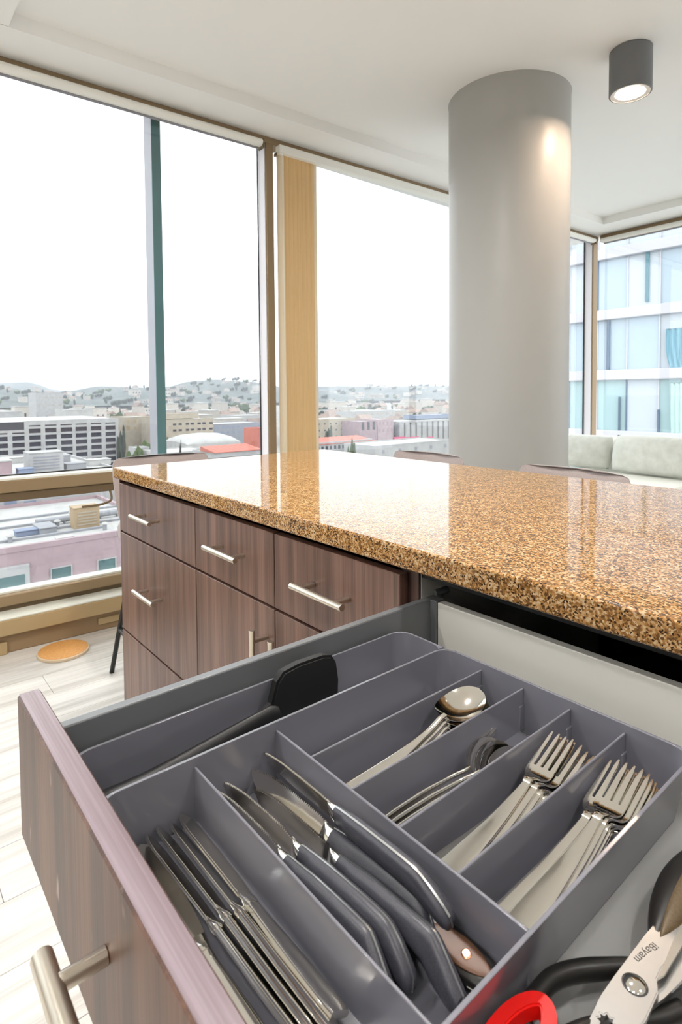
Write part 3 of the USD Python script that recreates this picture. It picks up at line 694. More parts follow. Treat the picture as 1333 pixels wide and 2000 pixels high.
part(pk, 'handle', loft([(x, 0, 0, .0125 * (1 - ((x - .045) / .052) ** 4) ** .5 + .0006, .0050) for x in np.linspace(-.006, .094, 26)], 18, 2.8), 'grip_black', 40)
part(pk, 'inlay', cat([loft([(x, 0, .0048, .0088 * (1 - ((x - .026) / .025) ** 2) ** .7 + .0004, .0012) for x in np.linspace(.0025, .05, 20)], 14, 2.4)]), 'handle_brown', 40, label='brown wood inlay')
part(pk, 'rivet', move(lathe([(.0034, 0), (.0034, .0015), (.0024, .0021)], 20), (.0200, 0, .0048)), 'copper', 30, label='copper rivet')
part(pk, 'end_cap', loft([(x, 0, 0, .0133 * (1 - ((x - .0445) / .0535) ** 4) ** .5 + .0002, .0006) for x in np.linspace(-.0080, .012, 12)], 14, 2.4), 'steel_brushed', 40)
part(pk, 'blade', flat(Polygon([(.093, .0075), (.19, .0045), (.205, .000), (.19, -.0055), (.093, -.0085)]), .0012), 'steel_blade', 20)

# spoons: a nested stack, bowls up, and four small ones standing on edge
sp = spoon(.215, .0220, .068); fs = [True]
words = ['topmost', 'second from the top', 'third from the top', 'fourth from the top', 'fifth from the top', 'lowest']
for i in range(6):
    put(sp, fs, (-.3800 + .0016 * i, .3140 + .0012 * (i % 2), .7860 - .0044 * i), (-.070 + .006 * i, 1, .030), (-1, 0, .10), f'large steel spoon in the nested stack, {words[i]}')
tsn = spoon(.165, .0165, .050); ft = [True]
for i in range(4):
    put(tsn, ft, (-.3455 + .0072 * i, .3215 + .002 * (i % 2), .7715), (.006 - .022 * (i == 0), 1, .045), (-.30 - .05 * i, 0, 1), f'small steel teaspoon standing on edge in the second narrow compartment, {order[i]} from the left')
# forks
fk = fork(); ff = [True]
fw_ = ['first', 'second', 'third', 'fourth', 'fifth', 'sixth', 'seventh', 'eighth']
for i, (x, sl, z, tl, y) in enumerate(((-.2870, -.012, .7700, .10, .3150), (-.2690, -.100, .7840, -.02, .3150), (-.2665, -.072, .7812, -.03, .3165), (-.2655, -.045, .7784, -.04, .3150), (-.2655, -.020, .7756, -.05, .3170), (-.2668, .006, .7728, -.06, .3155))):
    put(fk, ff, (x, y, z), (sl, 1, .004), (-1, 0, tl), f'steel fork in the left-hand fork compartment, {fw_[i]} from its left side')
for i, (x, sl, z, tl, y) in enumerate(((-.2210, -.062, .7800, .03, .3185), (-.2085, -.078, .7862, -.02, .3165), (-.2072, -.060, .7836, -.03, .3180), (-.2068, -.045, .7810, -.04, .3165), (-.2072, -.032, .7784, -.05, .3180), (-.2078, -.022, .7758, -.06, .3165), (-.2088, -.014, .7732, -.07, .3180), (-.2100, -.008, .7706, -.08, .3165))):
    put(fk, ff, (x, y, z), (sl, 1, .004), (-1, 0, tl), f'steel fork in the right-hand fork compartment, {fw_[i]} from its left side')

# black spatula on edge in the wing of the tray
st_ = thing('spatula', 'long black silicone spatula standing on edge along the left side of the tray', 'spatula', mtx())
head = Polygon([(.330, .790), (.340, .797), (.349, .818), (.358, .826), (.380, .8285), (.415, .8275), (.426, .8245), (.4315, .815), (.433, .795), (.430, .775), (.420, .764), (.400, .761), (.365, .768), (.345, .772), (.330, .778)]).buffer(.002).buffer(-.0005)
def yz(poly, x0, x1, tilt=0.):
    m = ext(poly, 0, x1 - x0); v = np.array(m.vertices)
    m = trimesh.Trimesh(np.c_[x0 + v[:, 2] - tilt * (v[:, 1] - .76), v[:, 0], v[:, 1]], m.faces, process=False)
    if m.volume < 0: m.invert()
    return m
part(st_, 'head', cat([yz(head, -.534, -.526, .12), yz(head.buffer(-.003), -.536, -.524, .12)]), 'silicone_black', 30)
hs = np.linspace(0, 1, 24); rings = []
for q in hs:
    c = np.array([-.528, .345 - q * .195, .785 - .0130 * q - .004 * math.sin(PI * q)]); hw_, ht_ = .0075 + .0035 * q, .0110 + .0045 * math.sin(PI * min(1, .25 + q)) * (q > .0)
    if q > .96: hw_ *= .6; ht_ *= .6
    t_ = np.arange(14) * 2 * PI / 14
    rings.append(np.c_[c[0] + hw_ * np.cos(t_), np.full(14, c[1]), c[2] + ht_ * np.sin(t_)])
part(st_, 'handle', skin(rings), 'silicone_black', 40)

# ------------------------------------------------------------------ scissors on the drawer floor, right of the tray
def loop(c, a, b, ang, r, n=48, sq=1.):
    t_ = np.linspace(0, 2 * PI, n + 1)[:-1]; ca, sa = math.cos(ang), math.sin(ang)
    x = a * np.cos(t_) * (1 + .18 * np.sin(t_)); y = b * np.sin(t_)
    return tube(np.c_[c[0] + ca * x - sa * y, c[1] + sa * x + ca * y, np.full(n, c[2])], r, 12, True)
sh = thing('kitchen_shears', 'steel kitchen shears with round pivot and small lettering, right of the tray', 'scissors', mtx())
zb = .7765
bladeA = Polygon([(-.1525, .292), (-.1570, .330), (-.1572, .347), (-.1565, .392), (-.1550, .4185), (-.1500, .4350), (-.1445, .455), (-.1400, .462), (-.1385, .440), (-.1378, .398), (-.1400, .376), (-.1392, .366), (-.1352, .358), (-.1335, .336), (-.1355, .318), (-.1350, .292)])
notch = [Polygon([(-.1478 + .0050 * math.cos(t_) * (1 if k % 2 else .66), .3185 + .0050 * math.sin(t_) * (1 if k % 2 else .66)) for k, t_ in enumerate(np.linspace(0, 2 * PI, 17)[:-1])])]
bladeA = bladeA.difference(notch[0])
part(sh, 'blade', cat([flat(bladeA, .0024, zb), flat(bladeA.buffer(-.0008), .0030, zb)]), 'steel_brushed', 20)
bev = Polygon([(-.1390, .3660), (-.1398, .3762), (-.1425, .3985), (-.1440, .425), (-.1405, .4605), (-.1383, .440), (-.1374, .398), (-.1372, .372)])
part(sh, 'bevel', flat(bev, .0012, zb + .0011), 'steel_blade', 20)
bladeB = Polygon([(-.1600, .306), (-.1500, .345), (-.1400, .385), (-.1330, .415), (-.1270, .452), (-.1240, .466), (-.1240, .440), (-.1285, .395), (-.1330, .362), (-.1400, .330), (-.1440, .306)])
part(sh, 'blade', flat(bladeB, .0022, zb - .0034), 'steel_brushed', 20)
part(sh, 'pivot', move(lathe([(.0064, 0), (.0066, .0006), (.0058, .0016), (.0030, .0024), (.0001, .0027)], 32), (-.1465, .3525, zb + .0012)), 'steel', 50)
part(sh, 'pivot_ring', move(lathe([(.0072, 0), (.0074, .0006), (.0066, .0009)], 32), (-.1465, .3525, zb + .0010)), 'ink', 50)
tx = meshkit.text_mesh('iBayam', .0045, .0002)
tb = tx.bounds; tx.apply_translation([-(tb[0][0] + tb[1][0]) / 2, -(tb[0][1] + tb[1][1]) / 2, 0])
tx.apply_scale([.0205 / (tb[1][0] - tb[0][0])] * 2 + [1])
ang = math.atan2(.370 - .388, -.1525 + .1495)
R4 = np.eye(4); R4[:2, :2] = [[math.cos(ang), -math.sin(ang)], [math.sin(ang), math.cos(ang)]]; R4[:3, 3] = (-.1512, .3790, zb + .0014)
tx.apply_transform(R4)
part(sh, 'lettering', tx, 'ink', False)
for c, a in (((-.1370, .222, .784), .0), ((-.0985, .226, .784), -.12)):
    part(sh, 'handle', loop(c, .0165, .055, a, .0062), 'grip_black', True)
for x0, x1, dz_ in ((-.1500, -.1440, 0), (-.1395, -.1120, -.002)):
    part(sh, 'shank', hull([(x0 + dx, .298, .7770 + dz) for dx in (-.006, .006) for dz in (-.003, .003)] + [(x1 + dx, .268, .784 + dz) for dx in (-.005, .005) for dz in (-.005, .005)]), 'grip_black', 20)
sb = thing('scissors', 'black-handled scissors with a red grip lining, partly under the shears beside the tray', 'scissors', mtx())
r1 = spline([(-.146, .386, .7640), (-.1535, .3790, .7655), (-.166, .3600, .768), (-.1765, .3420, .770), (-.1835, .3225, .772), (-.1842, .3020, .773), (-.1800, .2850, .773), (-.1690, .2830, .772), (-.1585, .2985, .770), (-.1535, .3190, .768), (-.1500, .345, .766), (-.1440, .372, .764)], 60)
part(sb, 'handle', tube(r1, np.interp(np.linspace(0, 1, 60), [0, .2, .5, .8, 1], [.0045, .0062, .0056, .0058, .0045]), 12), 'grip_black', True)
red = affinity.rotate(affinity.scale(Point(-.1712, .2620).buffer(1., quad_segs=24), .0165, .0365), 4)
part(sb, 'red_grip', cat([ext(red.difference(red.buffer(-.0085)), .778, .7865), ext(red.buffer(-.0008).difference(red.buffer(-.0075)), .7775, .7875)]), 'grip_red', 35, label='bright red finger loop')
part(sb, 'handle', tube(spline([(-.158, .296, .775), (-.150, .322, .770), (-.1385, .345, .766), (-.127, .372, .764)], 24), .0060, 12), 'grip_black', True)
part(sb, 'blade', flat(Polygon([(-.150, .383), (-.125, .395), (-.085, .45), (-.080, .462), (-.09, .455), (-.128, .402), (-.150, .392)]), .002, .7585), 'steel_brushed', 20)
part(sb, 'blade', flat(Polygon([(-.132, .370), (-.118, .395), (-.098, .455), (-.092, .47), (-.102, .46), (-.128, .398), (-.140, .375)]), .002, .7610), 'steel_brushed', 20)
oc = thing('utensil_handle', 'thick black teardrop handle with a brown textured side, at the right edge of the picture', 'handle', mtx())
ts = np.linspace(0, 1, 34)
wid = .0172 * np.sin(PI * ts ** .95) ** .8 + .0006
cy_ = .391 + ts * .15
part(oc, 'handle', skin([np.c_[-.1520 - .003 * math.sin(PI * q) + w * np.cos(np.arange(18) * 2 * PI / 18), np.full(18, y), .7705 + (.0125 * math.sin(PI * min(1, q * .9 + .06)) ** .6) * np.sin(np.arange(18) * 2 * PI / 18) + .001] for q, w, y in zip(ts, wid, cy_)]), 'grip_black', 40)
part(oc, 'side_pad', skin([np.c_[-.1490 - .002 * math.sin(PI * q) + w * .74 * np.cos(np.arange(16) * 2 * PI / 16), np.full(16, y * .94 + .0285), .7735 + (.0118 * math.sin(PI * min(1, q * .9 + .06)) ** .6) * np.sin(np.arange(16) * 2 * PI / 16)] for q, w, y in zip(ts, wid, cy_)]), 'grip_brown', 40)

# ================================================================== OUTSIDE
GZ = -35.0                                          # the street lies about 36 m below the lens
struct('ground', bx(-11400, -5100, GZ - 1, 30, 11900, GZ), 'city_ground')
def facade(D, px0, px1, py):                        # where sight lines meet the facade plane x = -D: y0, y1, z
    a, b = onx(px0, py, -D), onx(px1, py, -D); return a[1], b[1], (a[2] + b[2]) / 2
def zat(D, px, py): return onx(px, py, -D)[2]
def wins(t, D, rects, m='city_dark', name='window', rec=.25, frame=None):
    for (y0, y1, z0, z1) in rects:
        part(t, name, bx(-D - .05, y0, z0, -D + .04, y1, z1), m, False)
        if frame:
            part(t, 'window_frame', cat([bx(-D, y0 - .12, z0 - .12, -D + .12, y1 + .12, z0), bx(-D, y0 - .12, z1, -D + .12, y1 + .12, z1 + .12), bx(-D, y0 - .12, z0, -D + .12, y0, z1), bx(-D, y1, z0, -D + .12, y1 + .12, z1)]), frame, False)
FOOT = []
def building(label, m, D, depth, y0, y1, z, rm='roof_white', cat_='building', par=.5, z0=GZ):
    t = thing('building', label, cat_); FOOT.append((-D - depth, -D, y0, y1))
    part(t, 'walls', bx(-D - depth, y0, z0, -D, y1, z), m, False)
    part(t, 'parapet', cat([bx(-D - .4, y0, z, -D + .05, y1, z + par), bx(-D - depth, y0, z, -D - depth + .4, y1, z + par), bx(-D - depth + .4, y0, z, -D - .4, y0 + .4, z + par), bx(-D - depth + .4, y1 - .4, z, -D - .4, y1, z + par)]), m, False)
    part(t, 'roof', bx(-D - depth + .4, y0 + .4, z, -D - .4, y1 - .4, z + .08), rm, False)
    return t
def unit(label, x, y, z, w, d, h, m, grille=True):
    t = thing('roof_unit', label, 'roof unit')
    part(t, 'casing', cbx(x - d, y - w / 2, z, x, y + w / 2, z + h, c=.05), m, False)
    if grille:
        for k in range(5): part(t, 'louvre', bx(x - .01, y - w * .38, z + h * (.16 + .15 * k), x + .05, y + w * .38, z + h * (.22 + .15 * k)), 'city_grey' if m != 'city_tan' else 'city_cream', False)
    part(t, 'lid', cbx(x - d - .08, y - w / 2 - .08, z + h, x + .08, y + w / 2 + .08, z + h + .12, c=.03), m, False)
    return t

# pink block right across the street, its flat roof full of equipment
D1 = 60.
ya, yb, z1 = facade(D1, -260, 330, 1062)
z1 = zat(D1, 100, 1067)
pb = building('low pink block across the street with a cluttered white flat roof', 'city_pink', D1, 24., ya, yb, z1)
def rect_at(D, px0, py0, px1, py1):
    a, b = onx(px0, (py0 + py1) / 2, -D), onx(px1, (py0 + py1) / 2, -D); mid = (px0 + px1) / 2
    return (a[1], b[1], onx(mid, py1, -D)[2], onx(mid, py0, -D)[2])
wins(pb, D1, [rect_at(D1, 101, 1108, 139, 1146), rect_at(D1, 192, 1092, 225, 1128)], 'city_teal', frame='city_white')
wins(pb, D1 - .5, [rect_at(D1, -14, 1124, 47, 1166)], 'city_teal', 'bay_window', frame=None)
r = rect_at(D1, -24, 1106, 57, 1178)
part(pb, 'bay_surround', cbx(-D1 - .02, r[0], r[2], -D1 + .5, r[1], r[3], c=.04), 'city_white', False)
for px_, py_, w, d, h, m, lab in ((171, 1031, 2.6, 1.8, 2.2, 'city_tan', 'tan roof unit with a louvred front on the pink block'), (95, 1043, 1.6, 3.0, .6, 'roof_grey', 'low grey duct box on the pink block, left of the tan unit'), (60, 1046, 2.6, 1.2, .5, 'city_blue', 'low blue-grey box on the pink block near its left end'), (128, 1058, 1.5, .8, .35, 'roof_white', 'flat white hatch near the front edge of the pink block')):
    p = onz(px_, py_, z1 + .08); unit(lab, p[0], p[1], z1 + .08, w, d, h, m, h > 1)
for px_, py_, L_ in ((120, 1018, 30), (60, 1052, 14), (190, 1022, 16), (150, 1000, 34)):
    q = onz(px_, py_, z1 + .08); part(pb, 'roof_curb', cbx(q[0] - .18, q[1] - L_ / 2, z1 + .05, q[0] + .18, q[1] + L_ / 2, z1 + .32, c=.03), 'roof_grey', False)
for k_, (px_, py_) in enumerate(((20, 1060), (112, 1030), (205, 1035), (140, 1012))):
    q = onz(px_, py_, z1 + .08); tv = thing('roof_vent', ['small round roof vent near the left end of the pink block', 'small round roof vent left of the tan unit', 'small round roof vent right of the tan unit', 'small round roof vent behind the tan unit'][k_], 'vent', mtx((q[0], q[1], z1 + .06)))
    part(tv, 'pipe', rod((0, 0, 0), (0, 0, .7), .22, 12), 'roof_grey'); part(tv, 'cap', lathe([(.34, .62), (.36, .7), (.2, .86), (.02, .9)], 16), 'roof_white', 40)
t = thing('roof_duct', 'long pale duct lying across the roof of the pink block', 'duct')
pa, pb_ = onz(70, 1030, z1 + .08), onz(232, 1000, z1 + .08)
part(t, 'duct', rod((pa[0], pa[1], z1 + .6), (pa[0], pb_[1], z1 + .6), .35, 12), 'roof_grey')
for k in range(5): part(t, 'support', bx(pa[0] - .3, pa[1] + (pb_[1] - pa[1]) * (k + .5) / 5 - .06, z1 + .08, pa[0] + .3, pa[1] + (pb_[1] - pa[1]) * (k + .5) / 5 + .06, z1 + .4), 'roof_grey', False)
# taller wing behind it, white piers between dark windows
D2 = D1 + 24.3
ya, yb, _ = facade(D2, -300, 300, 985); z2 = zat(D2, 60, 962)
wb = building('white roofed block with a row of tall dark windows behind the pink block', 'city_white', D2, 52., ya, yb, z2)
wins(wb, D2, [rect_at(D2, a, 978, b, 1008) for a, b in ((8, 33), (47, 71), (79, 93), (100, 115))], 'city_blue')
for px_, py_, w, d, h, m, lab in ((92, 922, 5.2, 4.2, 3.2, 'city_white', 'big white roof unit on the white roof, seen through the left pane'), (66, 921, 1.6, 2.4, 3.0, 'roof_grey', 'narrow grey roof unit beside the big white one'),
    (52, 930, 2.2, 2., 1.1, 'city_blue', 'small blue-grey roof unit left of the big white one'), (150, 916, 3.2, 2., .9, 'roof_grey', 'low grey roof unit right of the big white one'), (196, 909, 3.8, 2.4, 1.0, 'roof_white', 'low white roof unit near the right end of that white roof'), (30, 905, 4.0, 2.5, 1.0, 'roof_white', 'low white roof unit far left on the white roof'), (122, 903, 3.0, 3., 1.2, 'roof_grey', 'grey roof unit at the rear edge of the white roof')):
    p = onz(px_, py_, z2 + .08); unit(lab, p[0], p[1], z2 + .08, w, d, h, m, h > 2)
t = thing('penthouse', 'pink stair house at the left end of the white roof', 'penthouse')
p = onz(6, 934, z2 + .08); part(t, 'walls', cbx(p[0] - 5, p[1] - 8, z2 + .09, p[0], p[1] + 1.3, z2 + 2.6, c=.05), 'city_pink', False); part(t, 'roof', cbx(p[0] - 5.1, p[1] - 8.1, z2 + 2.6, p[0] + .1, p[1] + 1.4, z2 + 2.8, c=.03), 'roof_white', False)

# parking structure: white slabs, dark openings
D3 = 289.
ya, yb, _ = facade(D3, -140, 231, 850)
zt3 = zat(D3, 216, 817.5)
FOOT.append((-D3 - 62, -D3, ya, yb)); g = thing('parking_garage', 'long white parking garage with rows of dark openings beyond the left window', 'building')
part(g, 'walls', bx(-D3 - 60, ya, GZ, -D3 - .6, yb, zt3 - .2), 'city_dark', False)
part(g, 'roof', bx(-D3 - 60, ya, zt3 - .25, -D3 - .4, yb, zt3 - .1), 'roof_white', False)
row = 3.02
y55 = onx(54, 840, -D3)[1]
for k in range(8):
    zc = zt3 - 1.9 - k * row
    part(g, 'slab_band', bx(-D3 - .7, ya if k else y55, zc - .55 - 1.0, -D3, yb, zc - .55), 'city_white', False)
part(g, 'parapet', bx(-D3 - .7, y55, zt3 - 1.9, -D3, yb, zt3 + .2), 'city_white', False)
part(g, 'parapet', bx(-D3 - .7, ya, zt3 - 4.9, -D3, y55, zt3 - 3.8), 'city_white', False)
xs_ = [(-140, -122), (-108, -90), (-76, -59), (-46, -28), (-15, 15), (24, 48), (57, 80), (88.5, 111), (119, 141.5), (148, 170.5), (178, 198.5), (206.5, 227)]
ed = [ya] + [onx((a[1] + b[0]) / 2, 850, -D3)[1] for a, b in zip(xs_[:-1], xs_[1:])] + [yb]
hw = [(onx(b[0], 850, -D3)[1] - onx(a[1], 850, -D3)[1]) / 2 for a, b in zip(xs_[:-1], xs_[1:])]
for y_, w_ in zip(ed[1:-1], hw): part(g, 'pier', bx(-D3 - .7, y_ - w_, GZ, -D3 + .05, y_ + w_, zt3 if y_ > y55 - 3 else zt3 - 3.9), 'city_white', False)
part(g, 'pier', bx(-D3 - .7, yb - 1.2, GZ, -D3 + .05, yb + .2, zt3 + .2), 'city_white', False)

# further named buildings (pixel extents give their true width at the chosen distance)
def far(label, m, D, px0, px1, py, depth=18., rm='roof_white', grid=None, wm='city_dark', fill=(.45, .4), **kw):
    y0, y1, _ = facade(D, px0, px1, py); z = zat(D, (px0 + px1) / 2, py)
    t = building(label, m, D, depth, y0, y1, z, rm, **kw)
    if grid:
        nx, nz, fh = grid; W_ = (y1 - y0) / nx
        wins(t, D, [(y0 + (i + .5) * W_ - W_ * fill[0] / 2, y0 + (i + .5) * W_ + W_ * fill[0] / 2, z - (k + .75) * fh, z - (k + .75) * fh + fh * fill[1]) for i in range(nx) for k in range(nz)], wm)
    return t
far('tall plain white block standing above the parking garage', 'city_white', 760., 70, 123, 767.5, 40, grid=(4, 2, 9.), wm='city_cream', fill=(.3, .2))
far('low white hall left of the plain white block', 'city_white', 430., -60, 44, 806, 60)
far('pale flat-roofed shed behind the right part of the parking garage', 'roof_white', 470., 128, 182, 801, 30)
far('cream block with a leafy wall between the garage and the window fin', 'city_cream', 335., 243, 298, 816, 24, grid=(4, 2, 4.), fill=(.35, .5), wm='city_tan')
far('pale blue box-like billboard block beside the window fin', 'city_white', 240., 264, 292, 876, 8, grid=(1, 1, 3.), wm='city_blue', fill=(.6, .5))
cbk = far('cream two-storey block with paired dark windows, centre window', 'city_cream', 300., 316, 417, 820, 30)
y0, y1, _ = facade(300., 316, 417, 830); zc_ = zat(300., 366, 820)
wins(cbk, 300., [(onx(a, 830, -300.)[1], onx(a + 6.5, 830, -300.)[1], zc_ - zz - 1.1, zc_ - zz) for a in (338, 349, 363, 372.5, 386, 395.5, 409) for zz in (1.7, 5.0)])
far('upper cream storey set back on the two-storey block', 'city_cream', 306., 320, 388, 809, 16, z0=zc_ + .5)
far('long grey-white block right of the cream one', 'city_grey', 340., 418, 512, 828, 26, grid=(9, 2, 3.4), wm='city_blue', fill=(.6, .35))
far('white house-like block behind the long grey-white one', 'city_white', 430., 462, 520, 812, 30)
rr = far('white block carrying a salmon tiled roof, bottom of the centre window', 'city_white', 195., 422, 520, 884, 20, grid=(6, 1, 3.), fill=(.3, .3))
def slope_roof(t, D, px0, px1, pyb, pyt, m, back=12.):
    y0, y1, _ = facade(D, px0, px1, pyb); zb_ = zat(D, (px0 + px1) / 2, pyb); d = ray((px0 + px1) / 2, pyt); zt_ = CAM[2] + d[2] * (-(D + back)) / d[0]
    pr = []
    n_ = max(3, int((y1 - y0) / 2.2))
    for k in range(n_):
        a, b = y0 + (y1 - y0) * k / n_, y0 + (y1 - y0) * (k + 1) / n_ - .12
        pr.append(hull([(-D + .3, a, zb_), (-D + .3, b, zb_), (-D - back, a, zt_), (-D - back, b, zt_), (-D + .3, a, zb_ + .25), (-D + .3, b, zb_ + .25), (-D - back, a, zt_ + .25), (-D - back, b, zt_ + .25), (-D - back, a, zb_), (-D - back, b, zb_)]))
    part(t, 'tiled_roof', cat(pr), m, False)
slope_roof(rr, 195., 420, 512, 882, 868, 'city_red', 12.)
far('salmon tower wall at the right edge of the centre window', 'city_red', 212., 495, 520, 838, 8)
dm = thing('dome_hall', 'long white vaulted hall roof in the centre window', 'building')
y0, y1, _ = facade(255., 366, 470, 862); zb_ = zat(255., 418, 866); zt_ = zat(255., 418, 848)
aa = np.linspace(0, PI, 22); rings = [np.array([(-255 - 14 + 14 * math.cos(q), y0 + (y1 - y0) * w, zb_ + (zt_ - zb_) * max(0, math.sin(q)) * s_) for q in aa] + [(-255 - 28, y0 + (y1 - y0) * w, GZ), (-255, y0 + (y1 - y0) * w, GZ)]) for w, s_ in ((0, .2), (.06, .62), (.2, .9), (.5, 1), (.8, .9), (.94, .62), (1, .2))]
part(dm, 'vault', skin(rings), 'roof_white', 40)
wins(dm, 255., [(y0 + (y1 - y0) * k / 12 + .5, y0 + (y1 - y0) * k / 12 + 2., zb_ - 3.2, zb_ - 1.6) for k in range(4, 11)], 'city_grey')
far('low white roof in front of the vaulted hall', 'roof_white', 218., 316, 414, 884, 20, grid=(12, 1, 3.), wm='city_grey', fill=(.5, .4))
# right-hand opening
far('cream gabled block at the left of the third pane', 'city_cream', 321., 618, 694, 819, 26, grid=(7, 3, 4.6), fill=(.22, .22))
far('mauve block with tall dark windows beside the cream gabled block', 'city_mauve', 300., 704, 736, 824, 20, grid=(3, 1, 7.5), fill=(.45, .75))
far('pale mauve block between the dark-windowed block and the colonnade', 'city_pink', 302., 738, 769, 820, 20, grid=(4, 2, 5.), wm='city_mauve', fill=(.4, .5))
cl = far('white hall with a row of tall piers in the third pane', 'city_grey', 300., 777, 884, 822, 26)
y0, y1, _ = facade(300., 777, 884, 830); zc_ = zat(300., 830, 822)
for k in range(10): part(cl, 'pier', bx(-300.2, y0 + (y1 - y0) * (k + .12) / 10, GZ, -298.6, y0 + (y1 - y0) * (k + .84) / 10, zc_ - .5), 'city_white', False)
part(cl, 'cornice', bx(-301, y0, zc_ - .6, -298.4, y1, zc_ + .6), 'city_white', False)
far('blue-grey upper floor set back over the hall with piers', 'city_blue', 312., 812, 884, 811, 13, z0=zc_ + .6)
far('rows of white flats behind the cream gabled block', 'city_white', 420., 690, 772, 803, 26, grid=(8, 2, 5.), wm='city_cream', fill=(.4, .4))
rb = far('white block under a long salmon roof in the third pane', 'city_white', 170., 600, 728, 864, 14, grid=(16, 2, 3.2), fill=(.55, .42))
slope_roof(rb, 170., 598, 733, 866, 853, 'city_red', 11.)
far('low white block in front of the hall with piers', 'city_white', 150., 732, 884, 867, 17, grid=(5, 1, 3.4), wm='city_grey', fill=(.16, .4))
for a, b, w in ((768, 790, 'left'), (793, 818, 'middle'), (830, 845, 'right')):
    t = thing('awning', f'{w} one of three magenta shop awnings in front of the hall with piers', 'awning')
    y0, y1, _ = facade(230., a, b, 856); z = zat(230., (a + b) / 2, 853); part(t, 'canopy', hull([(-230, y0, z), (-230, y1, z), (-228, y0, z - 1.2), (-228, y1, z - 1.2), (-230, y0, z - 1.4), (-230, y1, z - 1.4)]), 'city_magenta', False)
    for q in (y0, y1 - .2): part(t, 'post', bx(-228.3, q, GZ, -228.1, q + .2, z - 1.2), 'city_white', False)

# trees: a crown of several lumps on a trunk
def tree(name, seed, m, label, group, cone=False):
    t = thing(name, label, 'tree', mtx(), group)
    r2 = np.random.default_rng(seed); ms = []
    n_ = 9
    for k in range(n_):
        if cone: o = (r2.normal(0, .12), r2.normal(0, .12), .30 + .65 * k / n_); s_ = .30 * (1.1 - k / n_)
        else: o = (r2.normal(0, .26), r2.normal(0, .26), .62 + r2.normal(0, .14)); s_ = r2.uniform(.20, .32)
        b_ = blob(seed * 31 + k, 2, .34, 2.6); b_.apply_scale(s_); b_.apply_translation(o); ms.append(b_)
    part(t, 'crown', cat(ms), m, False)
    part(t, 'trunk', rod((0, 0, 0), (0, 0, .55), .035, 8, .022), 'trunk')
    return t
tr = [tree('tree', 5, 'tree_green', '', None), tree('tree', 8, 'tree_dark', '', None), tree('tree', 12, 'tree_dark', '', None, True)]
tfirst = [True] * 3
def plant(k, x, y, z, h, w, label, group=None):
    m = mtx((x, y, z), (w, 0, 0), (0, w, 0), (0, 0, h))
    if tfirst[k]:
        tfirst[k] = False; UsdGeom.Xform(tr[k]).GetOrderedXformOps()[0].Set(m); tr[k].SetCustomDataByKey('label', label)
        if group: tr[k].SetCustomDataByKey('group', group)
    else: dup(tr[k], m, label, group)
def tree_px(k, px, pyt, D, wpx, label, zb_=GZ, group=None):
    p = onx(px, pyt, -D); w = wpx / FP * D / .768 * 1.0
    plant(k, -D, p[1], zb_, p[2] - zb_, w, label, group)
tree_px(0, 686, 851, 150, 14, 'bright green young tree in front of the long salmon roof')
tree_px(0, 818, 857, 210, 10, 'small green tree before the magenta awnings')
tree_px(1, 643, 829, 300, 9, 'thin palm-like tree before the cream gabled block')
tree_px(0, 273, 858, 260, 24, 'leafy green tree beside the cream block, left of the window fin')
tree_px(1, 236, 828, 285, 9, 'narrow dark tree at the right end of the parking garage')
tree_px(0, 262, 868, 235, 20, 'low bright green bush by the blue billboard block')
tree_px(0, 322, 852, 293, 16, 'green shrub before the cream two-storey block')
tree_px(2, 352, 852, 210, 6, 'small dark tree left of the vaulted hall')
GT = 'distant trees on the plain and the slopes'
LT = 'distant tree among the pale houses below the hills'
r3 = np.random.default_rng(11)

# hills: three ridges, then houses and trees scattered up to their feet
def ridge(name, D, pts, base, depth, m, seed):
    px = np.array([p[0] for p in pts], float); py = np.array([p[1] for p in pts], float)
    ys, zs = [], []
    for a, b in zip(px, py): q = onx(a, b, -D); ys.append(q[1]); zs.append(q[2])
    f = curve(ys, zs); n_, m_ = 150, 18
    Y = np.linspace(ys[0], ys[-1], n_); X = np.linspace(0, 1, m_)
    P = np.zeros((n_, m_, 3))
    for j, u in enumerate(X):
        prof = math.sin(min(1, u * 1.25) * PI / 2) if u < .8 else 1 - (u - .8) * .3
        P[:, j, 0] = -D + depth * .8 - u * depth; P[:, j, 1] = Y
        P[:, j, 2] = base + (f(Y) - base) * prof
    nz = meshkit.fbm(np.stack([P[..., 0] * .006, P[..., 1] * .006, P[..., 0] * 0 + seed], -1), 5, seed) - .5
    P[..., 2] += nz * D * .012 * np.sin(np.clip(X * 1.1, 0, 1) * PI / 2)[None, :]
    i = np.arange(n_ * m_).reshape(n_, m_); q = np.stack([i[:-1, :-1], i[1:, :-1], i[1:, 1:], i[:-1, 1:]], -1).reshape(-1, 4)
    f_ = np.vstack([q[:, [0, 1, 2]], q[:, [0, 2, 3]]]); tm = trimesh.Trimesh(P.reshape(-1, 3), f_, process=False)
    if tm.face_normals[:, 2].mean() < 0: tm.invert()
    struct(name, tm, m, True); return P
H1 = ridge('hills', 2300., [(-500, 770), (-150, 762), (0, 760), (60, 766), (120, 772), (170, 764), (240, 755), (290, 762), (340, 758), (390, 748), (425, 743), (470, 756), (510, 753), (560, 766), (620, 762), (660, 753), (720, 756), (770, 757), (800, 754), (860, 756), (940, 752), (1050, 764), (1200, 770)], -26, 900, 'hill_green', 3)
H0 = ridge('hills', 4200., [(-600, 764), (-200, 752), (0, 750), (40, 747), (90, 760), (170, 764), (300, 760), (520, 758), (800, 757), (1200, 766)], -26, 900, 'hill_green', 9)
H2 = ridge('hills', 9800., [(-900, 762), (-100, 752), (60, 736), (150, 729), (230, 742), (320, 757), (700, 762), (1300, 768)], -26, 1000, 'hill_green', 15)
GH = 'pale houses scattered below the hills'
ho = []
